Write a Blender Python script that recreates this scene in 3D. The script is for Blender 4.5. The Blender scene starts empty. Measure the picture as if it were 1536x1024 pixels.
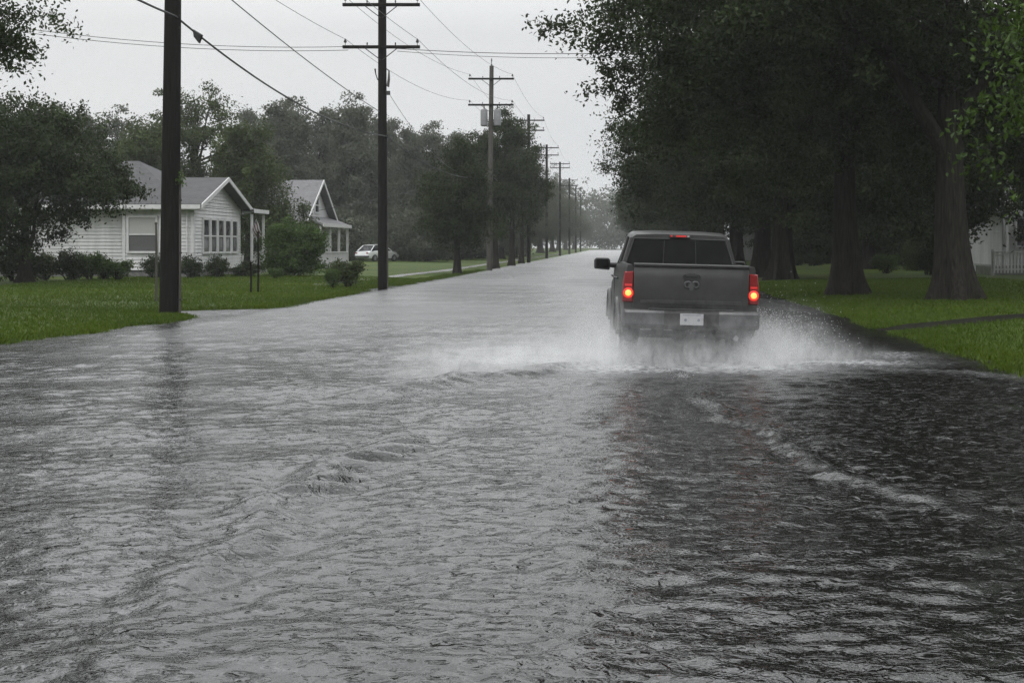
import bpy, bmesh, math, random
import numpy as np
from mathutils import Vector, Matrix

scene = bpy.context.scene
col = scene.collection
R = math.radians
F = 2000.0            # focal length in photo pixels
H = 1.75              # camera height above the flood water
rng = np.random.default_rng(7)
random.seed(7)

def at(px, Y):        # world X of a column of the photo at depth Y
    return (px - 925.0) / F * Y
def hz(py, Y):        # world Z of a row of the photo at depth Y
    return H - (py - 367.0) / F * Y

# ------------------------------------------------------------------ materials
def new_mat(name):
    m = bpy.data.materials.new(name); m.use_nodes = True
    nt = m.node_tree
    return m, nt, nt.nodes['Principled BSDF']
def N(nt, t, **kw):
    n = nt.nodes.new(t)
    for k, v in kw.items():
        setattr(n, k, v)
    return n
def L(nt, a, b): nt.links.new(a, b)
def noise_fac(nt, scale, detail=4, rough=0.55, vec=None, coord='Object', stretch=None):
    tc = N(nt, 'ShaderNodeTexCoord')
    src = tc.outputs[coord]
    if stretch:
        mp = N(nt, 'ShaderNodeMapping'); mp.inputs['Scale'].default_value = stretch
        L(nt, src, mp.inputs['Vector']); src = mp.outputs['Vector']
    n = N(nt, 'ShaderNodeTexNoise')
    n.inputs['Scale'].default_value = scale; n.inputs['Detail'].default_value = detail; n.inputs['Roughness'].default_value = rough
    L(nt, src, n.inputs['Vector'])
    return n.outputs['Fac']
def ramp(nt, fac, stops):
    r = N(nt, 'ShaderNodeValToRGB')
    els = r.color_ramp.elements
    while len(els) < len(stops): els.new(0.5)
    for e, (p, c) in zip(els, stops):
        e.position = p; e.color = (c[0], c[1], c[2], 1)
    L(nt, fac, r.inputs['Fac'])
    return r.outputs['Color']
def simple(name, c0, c1=None, scale=6, rough=0.6, metal=0.0, bump=0.0, stretch=None, spec=0.5, bscale=None, coat=0.0):
    m, nt, b = new_mat(name)
    c1 = c1 or tuple(x * 0.75 for x in c0)
    f = noise_fac(nt, scale, stretch=stretch)
    L(nt, ramp(nt, f, [(0.3, c1), (0.7, c0)]), b.inputs['Base Color'])
    b.inputs['Roughness'].default_value = rough; b.inputs['Metallic'].default_value = metal
    b.inputs['Specular IOR Level'].default_value = spec
    b.inputs['Coat Weight'].default_value = coat
    if bump:
        bf = noise_fac(nt, bscale or scale * 2, 5, 0.6, stretch=stretch)
        bp = N(nt, 'ShaderNodeBump'); bp.inputs['Strength'].default_value = bump; bp.inputs['Distance'].default_value = 0.05
        L(nt, bf, bp.inputs['Height']); L(nt, bp.outputs['Normal'], b.inputs['Normal'])
    return m
def leaf_mat(name, dark, light, trans=0.18):
    m, nt, b = new_mat(name)
    a = N(nt, 'ShaderNodeAttribute', attribute_name='tint')
    L(nt, ramp(nt, a.outputs['Fac'], [(0.0, dark), (0.75, tuple((x + y) / 2 for x, y in zip(dark, light))), (1.0, light)]), b.inputs['Base Color'])
    b.inputs['Roughness'].default_value = 0.5; b.inputs['Specular IOR Level'].default_value = 0.14
    t = N(nt, 'ShaderNodeBsdfTranslucent')
    t.inputs['Color'].default_value = (light[0], light[1], light[2] * 0.6, 1)
    mx = N(nt, 'ShaderNodeMixShader'); mx.inputs['Fac'].default_value = trans
    L(nt, b.outputs['BSDF'], mx.inputs[1]); L(nt, t.outputs['BSDF'], mx.inputs[2])
    L(nt, mx.outputs['Shader'], nt.nodes['Material Output'].inputs['Surface'])
    return m
M = {}
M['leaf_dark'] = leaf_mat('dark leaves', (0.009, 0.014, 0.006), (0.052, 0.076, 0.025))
M['leaf_mid'] = leaf_mat('mid green leaves', (0.028, 0.038, 0.017), (0.085, 0.115, 0.035))
M['leaf_bright'] = leaf_mat('bright green leaves', (0.028, 0.048, 0.014), (0.085, 0.145, 0.03), 0.22)
M['leaf_hazed'] = leaf_mat('haze paled grey green leaves', (0.055, 0.062, 0.048), (0.11, 0.124, 0.088))  # distance haze put into the colour: lightened so backdrop foliage looks paler
M['bark'] = simple('bark', (0.040, 0.036, 0.030), (0.009, 0.0085, 0.0075), 7, 0.85, bump=1.0, stretch=(3.2, 3.2, 0.30), bscale=6, spec=0.08)
M['pole'] = simple('weathered pole wood', (0.016, 0.016, 0.013), (0.004, 0.004, 0.0035), 14, 0.8, bump=0.5, stretch=(3, 3, 0.12), bscale=12, spec=0.08)
M['pole_grey'] = simple('grey pole wood', (0.10, 0.095, 0.085), (0.05, 0.047, 0.042), 14, 0.8, bump=0.4, stretch=(3, 3, 0.12), bscale=12, spec=0.12)
M['iron'] = simple('dark iron', (0.05, 0.05, 0.048), (0.03, 0.03, 0.03), 20, 0.5, 0.4)
M['wire'] = simple('wire', (0.09, 0.09, 0.095), (0.06, 0.06, 0.06), 3, 0.5, 0.3)
M['cable'] = simple('black cable', (0.02, 0.02, 0.021), (0.014, 0.014, 0.014), 3, 0.45)
M['ceramic'] = simple('insulator', (0.05, 0.045, 0.04), (0.03, 0.028, 0.026), 8, 0.25)
M['can'] = simple('transformer paint', (0.2, 0.205, 0.21), (0.13, 0.135, 0.14), 5, 0.45)
M['siding'] = simple('white siding', (0.62, 0.62, 0.62), (0.46, 0.465, 0.46), 1.6, 0.55, stretch=(2.2, 2.2, 0.35))
M['trim'] = simple('white trim', (0.62, 0.62, 0.62), (0.5, 0.5, 0.5), 4, 0.45)
M['stone'] = simple('foundation', (0.2, 0.2, 0.19), (0.1, 0.1, 0.1), 7, 0.8, bump=0.4)
M['curtain'] = simple('curtain', (0.42, 0.42, 0.41), (0.32, 0.32, 0.31), 30, 0.8, stretch=(8, 8, 0.2))
M['screen'] = simple('window screen', (0.10, 0.10, 0.10), (0.07, 0.07, 0.07), 30, 0.6)
M['concrete'] = simple('wet concrete', (0.3, 0.3, 0.29), (0.2, 0.2, 0.195), 3, 0.22, bump=0.1)
M['mulch'] = simple('wet dark soil', (0.022, 0.021, 0.017), (0.010, 0.010, 0.008), 9, 0.9, bump=0.8, spec=0.05)
M['tyre'] = simple('tyre', (0.02, 0.02, 0.02), (0.014, 0.014, 0.014), 20, 0.7)
M['rim'] = simple('alloy', (0.4, 0.4, 0.41), (0.3, 0.3, 0.31), 8, 0.3, 0.9)
M['plastic'] = simple('black plastic', (0.025, 0.025, 0.026), (0.016, 0.016, 0.017), 12, 0.4)
M['chrome'] = simple('dulled chrome', (0.11, 0.11, 0.113), (0.06, 0.06, 0.062), 9, 0.4, 0.6)
M['plate'] = simple('plate', (0.38, 0.38, 0.39), (0.31, 0.31, 0.32), 12, 0.35)
M['plate_ink'] = simple('plate paint', (0.16, 0.18, 0.22), (0.12, 0.13, 0.16), 12, 0.5)
M['under'] = simple('underbody', (0.03, 0.028, 0.026), (0.015, 0.015, 0.015), 10, 0.7)
M['white_paint'] = simple('white car paint', (0.72, 0.73, 0.74), (0.66, 0.67, 0.68), 2, 0.2, coat=0.5)
M['flag_white'] = simple('flag white', (0.62, 0.62, 0.62), (0.55, 0.55, 0.55), 6, 0.8)
M['flag_red'] = simple('flag red', (0.2, 0.10, 0.10), (0.16, 0.08, 0.08), 6, 0.8)
M['flag_blue'] = simple('flag blue', (0.06, 0.07, 0.11), (0.05, 0.055, 0.08), 6, 0.8)

def shingle(name, c):
    m, nt, b = new_mat(name)
    tc = N(nt, 'ShaderNodeTexCoord')
    br = N(nt, 'ShaderNodeTexBrick')
    br.inputs['Scale'].default_value = 3.0; br.inputs['Mortar Size'].default_value = 0.012
    br.inputs['Color1'].default_value = (*c, 1); br.inputs['Color2'].default_value = (*[x * 0.72 for x in c], 1); br.inputs['Mortar'].default_value = (*[x * 0.45 for x in c], 1)
    L(nt, tc.outputs['Object'], br.inputs['Vector'])
    f = noise_fac(nt, 1.3, 5)
    mx = N(nt, 'ShaderNodeMix', data_type='RGBA', blend_type='MULTIPLY'); mx.inputs['Factor'].default_value = 0.5
    L(nt, br.outputs['Color'], mx.inputs['A']); L(nt, ramp(nt, f, [(0.3, (0.6,) * 3), (0.7, (1.15,) * 3)]), mx.inputs['B'])
    L(nt, mx.outputs['Result'], b.inputs['Base Color'])
    b.inputs['Roughness'].default_value = 0.75; b.inputs['Specular IOR Level'].default_value = 0.25
    return m
M['shingle'] = shingle('grey shingles', (0.085, 0.085, 0.088))
M['shingle_pale'] = shingle('pale shingles', (0.19, 0.19, 0.196))

def glass_mat(name, c=(0.012, 0.013, 0.014), rough=0.06):
    m, nt, b = new_mat(name)
    f = noise_fac(nt, 5, 3)
    L(nt, ramp(nt, f, [(0.3, c), (0.7, tuple(x * 2.2 for x in c))]), b.inputs['Base Color'])
    b.inputs['Roughness'].default_value = rough
    return m
M['glass'] = glass_mat('dark window glass')
M['tint'] = glass_mat('tinted truck glass', (0.005, 0.0055, 0.005), 0.10); M['tint'].node_tree.nodes['Principled BSDF'].inputs['Specular IOR Level'].default_value = 0.15

def paint_mat():
    m, nt, b = new_mat('wet grey truck paint')
    f = noise_fac(nt, 3.0, 5)
    L(nt, ramp(nt, f, [(0.25, (0.026, 0.026, 0.025)), (0.75, (0.046, 0.046, 0.045))]), b.inputs['Base Color'])
    b.inputs['Metallic'].default_value = 0.1
    f2 = noise_fac(nt, 60, 2)
    L(nt, ramp(nt, f2, [(0.3, (0.3,) * 3), (0.7, (0.42,) * 3)]), b.inputs['Roughness'])
    b.inputs['Specular IOR Level'].default_value = 0.35; b.inputs['Coat Weight'].default_value = 0.12; b.inputs['Coat Roughness'].default_value = 0.12
    bf = noise_fac(nt, 130, 2)
    bp = N(nt, 'ShaderNodeBump'); bp.inputs['Strength'].default_value = 0.12; bp.inputs['Distance'].default_value = 0.004
    L(nt, bf, bp.inputs['Height']); L(nt, bp.outputs['Normal'], b.inputs['Normal'])
    return m
M['paint'] = paint_mat()

def lens_mat(name, base, em, strength):
    m, nt, b = new_mat(name)
    f = noise_fac(nt, 40, 2)
    L(nt, ramp(nt, f, [(0.3, tuple(x * 0.7 for x in base)), (0.7, base)]), b.inputs['Base Color'])
    b.inputs['Roughness'].default_value = 0.15
    if strength:
        b.inputs['Emission Color'].default_value = (*em, 1); b.inputs['Emission Strength'].default_value = strength
    return m
M['lens'] = lens_mat('dark red lens', (0.22, 0.012, 0.015), (0, 0, 0), 0)
M['lens_lit'] = lens_mat('lit red lens', (0.3, 0.01, 0.01), (1.0, 0.05, 0.03), 0.75)
M['bulb'] = lens_mat('brake bulb', (0.9, 0.4, 0.1), (1.0, 0.47, 0.10), 1.3)
M['lens_dim'] = lens_mat('third brake light lens', (0.3, 0.02, 0.02), (1.0, 0.04, 0.04), 0.35)

# ------------------------------------------------------------------ mesh helpers
def link(o, parent=None):
    col.objects.link(o)
    if parent is not None: o.parent = parent
    return o
def tag(o, label=None, cat=None, group=None, kind=None):
    if label: o['label'] = label
    if cat: o['category'] = cat
    if group: o['group'] = group
    if kind: o['kind'] = kind
    return o
def empty(name, loc, rz=0.0):
    o = bpy.data.objects.new(name, None); col.objects.link(o)
    o.location = loc; o.rotation_euler = (0, 0, rz); o.empty_display_size = 0.3
    return o
def np_mesh(name, V, Q, tint=None, smooth=False):
    me = bpy.data.meshes.new(name)
    V = np.ascontiguousarray(V, dtype=np.float32); Q = np.ascontiguousarray(Q, dtype=np.int32)
    k = Q.shape[1]
    me.vertices.add(len(V)); me.vertices.foreach_set('co', V.ravel())
    me.loops.add(Q.size); me.loops.foreach_set('vertex_index', Q.ravel())
    me.polygons.add(len(Q)); me.polygons.foreach_set('loop_start', np.arange(0, Q.size, k, dtype=np.int32))
    if tint is not None:
        a = me.attributes.new('tint', 'FLOAT', 'POINT'); a.data.foreach_set('value', np.ascontiguousarray(tint, dtype=np.float32))
    me.update(calc_edges=True)
    me.polygons.foreach_set('use_smooth', np.full(len(Q), smooth))
    return me
def np_obj(name, V, Q, mat, parent=None, tint=None, smooth=False):
    me = np_mesh(name, V, Q, tint, smooth); me.materials.append(mat)
    return link(bpy.data.objects.new(name, me), parent)

class MB:
    def __init__(s): s.v = []; s.f = []
    def add(s, vs, fs):
        o = len(s.v); s.v.extend([tuple(p) for p in vs]); s.f.extend([tuple(i + o for i in f) for f in fs]); return s
    def box(s, x0, x1, y0, y1, z0, z1):
        vs = [(x0, y0, z0), (x1, y0, z0), (x1, y1, z0), (x0, y1, z0), (x0, y0, z1), (x1, y0, z1), (x1, y1, z1), (x0, y1, z1)]
        return s.add(vs, [(0, 3, 2, 1), (4, 5, 6, 7), (0, 1, 5, 4), (1, 2, 6, 5), (2, 3, 7, 6), (3, 0, 4, 7)])
    def slab(s, poly, off):                      # polygon thickened along a vector
        n = len(poly); off = Vector(off)
        vs = [Vector(p) for p in poly] + [Vector(p) + off for p in poly]
        fs = [tuple(range(n - 1, -1, -1)), tuple(range(n, 2 * n))] + [(i, (i + 1) % n, n + (i + 1) % n, n + i) for i in range(n)]
        return s.add(vs, fs)
    def tube(s, pts, radii, seg=8, cap=True, lobes=None):
        pts = [Vector(p) for p in pts]
        if not hasattr(radii, '__len__'): radii = [radii] * len(pts)
        up = Vector((0, 0, 1)); vs = []
        t0 = (pts[1] - pts[0]).normalized()
        a = t0.orthogonal().normalized() if abs(t0.z) < 0.99 else Vector((1, 0, 0))
        for i, p in enumerate(pts):
            t = (pts[min(i + 1, len(pts) - 1)] - pts[max(i - 1, 0)]).normalized()
            a = (a - t * a.dot(t)).normalized(); b = t.cross(a)
            for k in range(seg):
                th = 2 * math.pi * k / seg
                r = radii[i] * (lobes(i, th) if lobes else 1)
                vs.append(p + a * (math.cos(th) * r) + b * (math.sin(th) * r))
        fs = []
        for i in range(len(pts) - 1):
            for k in range(seg):
                k2 = (k + 1) % seg
                fs.append((i * seg + k, i * seg + k2, (i + 1) * seg + k2, (i + 1) * seg + k))
        if cap:
            fs.append(tuple(range(seg - 1, -1, -1))); n = (len(pts) - 1) * seg
            fs.append(tuple(n + k for k in range(seg)))
        return s.add(vs, fs)
    def lathe(s, prof, c=(0, 0, 0), axis='z', seg=20):     # prof: (radius, height)
        vs = []
        for r, h in prof:
            for k in range(seg):
                th = 2 * math.pi * k / seg
                x, y = r * math.cos(th), r * math.sin(th)
                p = (x, y, h) if axis == 'z' else (h, x, y) if axis == 'x' else (x, h, y)
                vs.append((p[0] + c[0], p[1] + c[1], p[2] + c[2]))
        fs = []
        for i in range(len(prof) - 1):
            for k in range(seg):
                k2 = (k + 1) % seg
                fs.append((i * seg + k, i * seg + k2, (i + 1) * seg + k2, (i + 1) * seg + k))
        fs.append(tuple(range(seg - 1, -1, -1))); n = (len(prof) - 1) * seg
        fs.append(tuple(n + k for k in range(seg)))
        return s.add(vs, fs)
    def loft(s, rings, cap=True):
        n = len(rings[0]); vs = [p for r in rings for p in r]; fs = []
        for i in range(len(rings) - 1):
            for k in range(n):
                k2 = (k + 1) % n
                fs.append((i * n + k, i * n + k2, (i + 1) * n + k2, (i + 1) * n + k))
        if cap:
            fs.append(tuple(range(n - 1, -1, -1))); m = (len(rings) - 1) * n
            fs.append(tuple(m + k for k in range(n)))
        return s.add(vs, fs)
    def build(s, name, mat, parent=None, smooth=None, bevel=0, bseg=2):
        me = bpy.data.meshes.new(name)
        me.from_pydata([tuple(p) for p in s.v], [], s.f)
        bm = bmesh.new(); bm.from_mesh(me)
        bmesh.ops.recalc_face_normals(bm, faces=bm.faces[:])
        if bevel:
            es = [e for e in bm.edges if len(e.link_faces) == 2 and e.calc_face_angle(0) > 0.5]
            bmesh.ops.bevel(bm, geom=es, offset=bevel, segments=bseg, profile=0.6, affect='EDGES', clamp_overlap=True)
        if smooth is not None:
            for f in bm.faces: f.smooth = True
            for e in bm.edges:
                if len(e.link_faces) == 2 and e.calc_face_angle(0) > R(smooth): e.smooth = False
        bm.to_mesh(me); bm.free()
        me.materials.append(mat)
        return link(bpy.data.objects.new(name, me), parent)

def vnoise(x, y, seed=0):                       # smooth value noise, numpy
    xi = np.floor(x).astype(np.int64); yi = np.floor(y).astype(np.int64)
    fx = x - xi; fy = y - yi
    fx = fx * fx * (3 - 2 * fx); fy = fy * fy * (3 - 2 * fy)
    def h(a, b):
        n = (a * 374761393 + b * 668265263 + seed * 144665) & 0x7fffffff
        n = ((n ^ (n >> 13)) * 1274126177) & 0x7fffffff
        n = (n ^ (n >> 16)) & 0xffff
        return n / 32767.5 - 1.0
    return (h(xi, yi) * (1 - fx) + h(xi + 1, yi) * fx) * (1 - fy) + (h(xi, yi + 1) * (1 - fx) + h(xi + 1, yi + 1) * fx) * fy

# ------------------------------------------------------------------ ground, water, paths
SHX = [-60, 0, 20, 24, 28, 31, 32.6, 34, 35.3, 37, 42, 50, 53, 55, 57.5, 60, 75, 92, 140, 300, 900]
SHL = [-11.6, -11.5, -11.2, -10.9, -10.4, -9.95, -10.6, -12.2, -11.2, -9.35, -9.3, -9.6, -10.1, -9.9, -9.3, -9.2, -9.0, -8.8, -8.3, -7.6, -7.2]
def shore_l(Y):
    return np.interp(Y, SHX, SHL) + 0.24 * vnoise(Y * 0.9, Y * 0 + 3, 5) + 0.13 * vnoise(Y * 2.6, Y * 0, 6)
def shore_r(Y):
    return 5.5 + np.clip((Y - 100) * 0.004, 0, 0.8) + 0.12 * vnoise(Y * 0.8, Y * 0 + 8, 15) + 0.06 * vnoise(Y * 3.0, Y * 0, 16)
def ground_z(X, Y):
    X = np.asarray(X, float); Y = np.asarray(Y, float)
    d = np.maximum(shore_l(Y) - X, X - shore_r(Y))
    dp = np.maximum(d, 0)
    z = np.where(d > 0, 0.012 * np.tanh(dp / 0.06) + 0.27 * (1 - np.exp(-dp / 4.2)), np.maximum(d * 0.12, -0.16))
    z = z + np.where(d > 0.3, 0.012, 0.004) * vnoise(X * 1.3, Y * 1.3, 9) + 0.02 * np.clip(dp, 0, 1) * vnoise(X * 0.25, Y * 0.25, 10)
    return z
def gz(x, y): return float(ground_z(np.array([x]), np.array([y]))[0])

def grid_mesh(xs, ys, zf):
    XX, YY = np.meshgrid(xs, ys)
    V = np.stack([XX, YY, zf(XX, YY)], -1).reshape(-1, 3)
    nx, ny = len(xs), len(ys)
    i = np.arange(ny - 1)[:, None] * nx + np.arange(nx - 1)[None, :]
    Q = np.stack([i, i + 1, i + 1 + nx, i + nx], -1).reshape(-1, 4)
    return V, Q

def grass_ground():
    m, nt, b = new_mat('lawn')
    f1 = noise_fac(nt, 0.22, 4); f2 = noise_fac(nt, 9, 6, 0.7); f3 = noise_fac(nt, 60, 3, 0.7)
    c = ramp(nt, f1, [(0.35, (0.036, 0.068, 0.004)), (0.55, (0.052, 0.084, 0.005)), (0.72, (0.09, 0.10, 0.007))])
    mx = N(nt, 'ShaderNodeMix', data_type='RGBA', blend_type='MULTIPLY'); mx.inputs['Factor'].default_value = 0.7
    L(nt, c, mx.inputs['A']); L(nt, ramp(nt, f2, [(0.3, (0.55,) * 3), (0.7, (1.2,) * 3)]), mx.inputs['B'])
    L(nt, mx.outputs['Result'], b.inputs['Base Color'])
    b.inputs['Roughness'].default_value = 0.7; b.inputs['Specular IOR Level'].default_value = 0.2
    bp = N(nt, 'ShaderNodeBump'); bp.inputs['Strength'].default_value = 0.7; bp.inputs['Distance'].default_value = 0.05
    L(nt, f3, bp.inputs['Height']); L(nt, bp.outputs['Normal'], b.inputs['Normal'])
    return m
M['lawn'] = grass_ground()
xs = np.concatenate([np.linspace(-300, -40, 14), np.linspace(-39, -14, 60), np.linspace(-13.8, -6.5, 110), np.linspace(-6, 4.5, 14), np.linspace(4.8, 7.5, 60), np.linspace(7.6, 30, 60), np.linspace(31, 300, 14)])
ys = np.concatenate([np.linspace(-60, 8, 30), np.linspace(8.3, 62, 300), np.linspace(62.5, 140, 130), np.linspace(141, 620, 120)])
V, Q = grid_mesh(xs, ys, ground_z)
g = np_obj('ground', V, Q, M['lawn'], smooth=True); tag(g, kind='structure')

# water ------------------------------------------------------------
def water_mat():
    m, nt, b = new_mat('flood water')
    foam = N(nt, 'ShaderNodeAttribute', attribute_name='foam')
    turb = N(nt, 'ShaderNodeAttribute', attribute_name='turb')
    tc = N(nt, 'ShaderNodeTexCoord')
    # fine ripple bump: three noises stretched along X plus rain rings
    def nz(scale, detail, st, w=0.0):
        mp = N(nt, 'ShaderNodeMapping'); mp.inputs['Scale'].default_value = st; mp.inputs['Rotation'].default_value = (0, 0, w)
        L(nt, tc.outputs['Object'], mp.inputs['Vector'])
        n = N(nt, 'ShaderNodeTexNoise'); n.inputs['Scale'].default_value = scale; n.inputs['Detail'].default_value = detail; n.inputs['Roughness'].default_value = 0.55
        n.inputs['Distortion'].default_value = 0.6
        L(nt, mp.outputs['Vector'], n.inputs['Vector']); return n.outputs['Fac']
    def math_(op, a, b_=None, v=None):
        n = N(nt, 'ShaderNodeMath', operation=op)
        if hasattr(a, 'links'): L(nt, a, n.inputs[0])
        else: n.inputs[0].default_value = a
        if b_ is not None:
            if hasattr(b_, 'links'): L(nt, b_, n.inputs[1])
            else: n.inputs[1].default_value = b_
        return n.outputs[0]
    def rings(scale, freq, seedoff):
        mp = N(nt, 'ShaderNodeMapping'); mp.inputs['Location'].default_value = (seedoff, seedoff * 0.7, 0)
        L(nt, tc.outputs['Object'], mp.inputs['Vector'])
        v = N(nt, 'ShaderNodeTexVoronoi', voronoi_dimensions='2D'); v.inputs['Scale'].default_value = scale
        L(nt, mp.outputs['Vector'], v.inputs['Vector'])
        sep = N(nt, 'ShaderNodeSeparateColor'); L(nt, v.outputs['Color'], sep.inputs['Color'])
        r0 = math_('MULTIPLY', sep.outputs['Red'], 0.42)               # current radius of this drop's ring
        dd = math_('SUBTRACT', v.outputs['Distance'], r0)
        env = math_('POWER', 2.718, math_('MULTIPLY', math_('MULTIPLY', dd, dd), -110.0))
        s = math_('SINE', math_('MULTIPLY', dd, freq))
        fall = math_('SUBTRACT', 1.0, math_('MULTIPLY', v.outputs['Distance'], 1.6))
        fall = math_('MAXIMUM', fall, 0.0)
        return math_('MULTIPLY', math_('MULTIPLY', s, env), fall)
    h = math_('MULTIPLY', nz(9, 3, (0.7, 1.0, 1)), 0.0048)
    h = math_('ADD', h, math_('MULTIPLY', nz(21, 2, (0.85, 1.0, 1), 0.35), 0.0020))
    h2 = math_('MULTIPLY', nz(36, 3, (0.9, 1.0, 1), -0.5), 0.0060)
    h2 = math_('MULTIPLY', h2, math_('ADD', math_('MULTIPLY', turb.outputs['Fac'], 0.8), 0.2))
    h = math_('ADD', h, h2)
    h = math_('ADD', h, math_('MULTIPLY', rings(5.5, 32, 0.0), 0.0012))
    h = math_('ADD', h, math_('MULTIPLY', rings(8.0, 30, 3.7), 0.0008))
    dm = math_('MAXIMUM', math_('SUBTRACT', nz(6.5, 2, (0.8, 1.15, 1), 0.15), 0.60), 0.0)     # dimples and little chop faces
    h = math_('SUBTRACT', h, math_('MULTIPLY', dm, 0.10))
    dm = math_('MAXIMUM', math_('SUBTRACT', nz(14, 2, (0.85, 1.1, 1), -0.2), 0.59), 0.0)
    h = math_('ADD', h, math_('MULTIPLY', dm, 0.062))
    bp = N(nt, 'ShaderNodeBump'); bp.inputs['Strength'].default_value = 1.0; bp.inputs['Distance'].default_value = 1.0
    if 'Filter Width' in bp.inputs: bp.inputs['Filter Width'].default_value = 0.05
    L(nt, h, bp.inputs['Height']); L(nt, bp.outputs['Normal'], b.inputs['Normal'])
    fn = nz(14, 5, (0.7, 1.0, 1), 0.2)
    fm = math_('MULTIPLY', foam.outputs['Fac'], math_('ADD', math_('MULTIPLY', fn, 2.6), -0.75)); 
    fm = math_('MINIMUM', math_('MAXIMUM', fm, 0.0), 1.0)
    mx = N(nt, 'ShaderNodeMix', data_type='RGBA'); L(nt, fm, mx.inputs['Factor'])
    mx.inputs['A'].default_value = (0.008, 0.008, 0.007, 1); mx.inputs['B'].default_value = (0.55, 0.56, 0.57, 1)
    L(nt, mx.outputs['Result'], b.inputs['Base Color'])
    chop = N(nt, 'ShaderNodeAttribute', attribute_name='chop')
    rr = math_('ADD', math_('ADD', math_('MULTIPLY', fm, 0.45), 0.07), math_('MULTIPLY', chop.outputs['Fac'], 0.30)); L(nt, rr, b.inputs['Roughness'])
    b.inputs['IOR'].default_value = 1.55
    return m
M['water'] = water_mat()
xs = np.concatenate([np.linspace(-14, -5.05, 190), np.linspace(-5, 4.6, 480), np.linspace(4.65, 9, 80)])
ny = 1150
ys = 3.4 * np.exp(np.linspace(0, 1, ny) * math.log(520 / 3.4))
ys = np.concatenate([np.linspace(-30, 3.3, 12), ys])
XX, YY = np.meshgrid(xs, ys)
X = XX.ravel(); Y = YY.ravel()
loc_dy = np.maximum(0.0044 * np.abs(Y), 0.020)
Z = np.zeros_like(X)
wr = np.random.default_rng(21)
env1 = 0.75 + 0.45 * vnoise(X * 0.35, Y * 0.22, 31)
env2 = 0.75 + 0.5 * vnoise(X * 0.6 + 4, Y * 0.4, 32)
for i in range(64):
    lam = 0.13 * (0.85 / 0.13) ** wr.random()
    k = 2 * math.pi / lam
    th = wr.normal(0.10, 0.78)                   # direction away from the +Y axis
    kx, ky = k * math.sin(th), k * math.cos(th)
    slope = 0.0140 * (1.0 if lam < 0.45 else 0.75) * (1 + 1.8 * np.clip((Y - 14) / 18, 0, 1))
    ph = wr.random() * 6.283
    att = np.clip(lam / (2.6 * loc_dy) - 0.5, 0, 1)
    Z += (env1 if i % 2 else env2) * att * slope / k * np.sin(kx * X + ky * Y + ph)
# short steep chop raised by the rain, gathered in patches
for i in range(44):
    lam = 0.11 * (0.34 / 0.11) ** wr.random(); k = 2 * math.pi / lam; th = wr.normal(0.05, 0.8)
    att = np.clip(lam / (2.4 * loc_dy) - 0.5, 0, 1)
    pm = np.clip(0.62 + 0.75 * vnoise(X * 0.9 + 7 * (i % 4), Y * 0.55 + 3 * (i % 4), 70 + i % 4), 0.0, 1.5)
    Z += pm * att * 0.0205 / k * np.sin(k * math.sin(th) * X + k * math.cos(th) * Y + wr.random() * 6.283)
# long gentle swell
for i in range(10):
    lam = wr.uniform(1.2, 4.5); k = 2 * math.pi / lam; th = wr.normal(0, 0.5)
    Z += 0.011 / k * np.sin(k * math.sin(th) * X + k * math.cos(th) * Y + wr.random() * 6.28) * np.clip(lam / (2.6 * loc_dy) - .5, 0, 1)
foam = np.zeros_like(X); turb = np.zeros_like(X)
def ridge(path, hgt, wid, feather=0.0, flam=0.4, foamamt=0.0, turbamt=0.0, fang=0.9):
    """a wake ridge along a polyline of (x, y, gain)"""
    global Z, foam, turb
    P = np.array(path, float)
    best = np.full(X.shape, 1e9); sgn = np.zeros_like(X); gain = np.zeros_like(X); along = np.zeros_like(X); acc = 0
    sel = (Y > P[:, 1].min() - 2) & (Y < P[:, 1].max() + 2)
    for (x0, y0, g0), (x1, y1, g1) in zip(P[:-1], P[1:]):
        dx, dy = x1 - x0, y1 - y0; ln = math.hypot(dx, dy)
        t = np.clip(((X - x0) * dx + (Y - y0) * dy) / ln ** 2, 0, 1)
        ex, ey = X - (x0 + t * dx), Y - (y0 + t * dy); d = np.hypot(ex, ey)
        s = np.sign(dx * ey - dy * ex)
        u = d < best
        best = np.where(u, d, best); sgn = np.where(u, s, sgn); gain = np.where(u, g0 + t * (g1 - g0), gain); along = np.where(u, acc + t * ln, along)
        acc += ln
    wob = 0.12 * vnoise(along * 1.4, along * 0, 41) + 0.05 * vnoise(along * 4, along * 0, 42)
    sd = best * sgn + wob
    prof = np.exp(-(sd / wid) ** 2) - 0.45 * np.exp(-((sd - 2.1 * wid) / wid) ** 2) - 0.35 * np.exp(-((sd + 2.1 * wid) / wid) ** 2)
    mod = 0.8 + 0.5 * vnoise(along * 1.1, along * 0, 43)
    Z += sel * hgt * gain * prof * mod
    if feather:
        e = np.exp(-((sd - 0.5 * wid) / (2.4 * wid)) ** 2)
        ph = 2 * math.pi / flam * (along + fang * sd) + 1.5 * vnoise(X * 1.7, Y * 1.7, 44)
        w = np.sin(ph) + 0.35 * np.sin(2 * ph + 1.0)
        Z += sel * feather * gain * e * w * (0.7 + 0.5 * vnoise(X * 1.2, Y * 1.2, 45))
    foam = np.maximum(foam, sel * foamamt * gain * np.exp(-(sd / (wid * 1.2)) ** 2))
    turb = np.maximum(turb, sel * turbamt * gain * np.exp(-(sd / (wid * 1.6)) ** 2))
ridge([(-0.1, 20.3, 1), (-1.2, 18.6, 1), (-2.6, 16.3, 0.8), (-3.6, 14.8, 0.25)], 0.075, 0.22, 0.014, 0.35, 0.05, 0.3)
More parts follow.
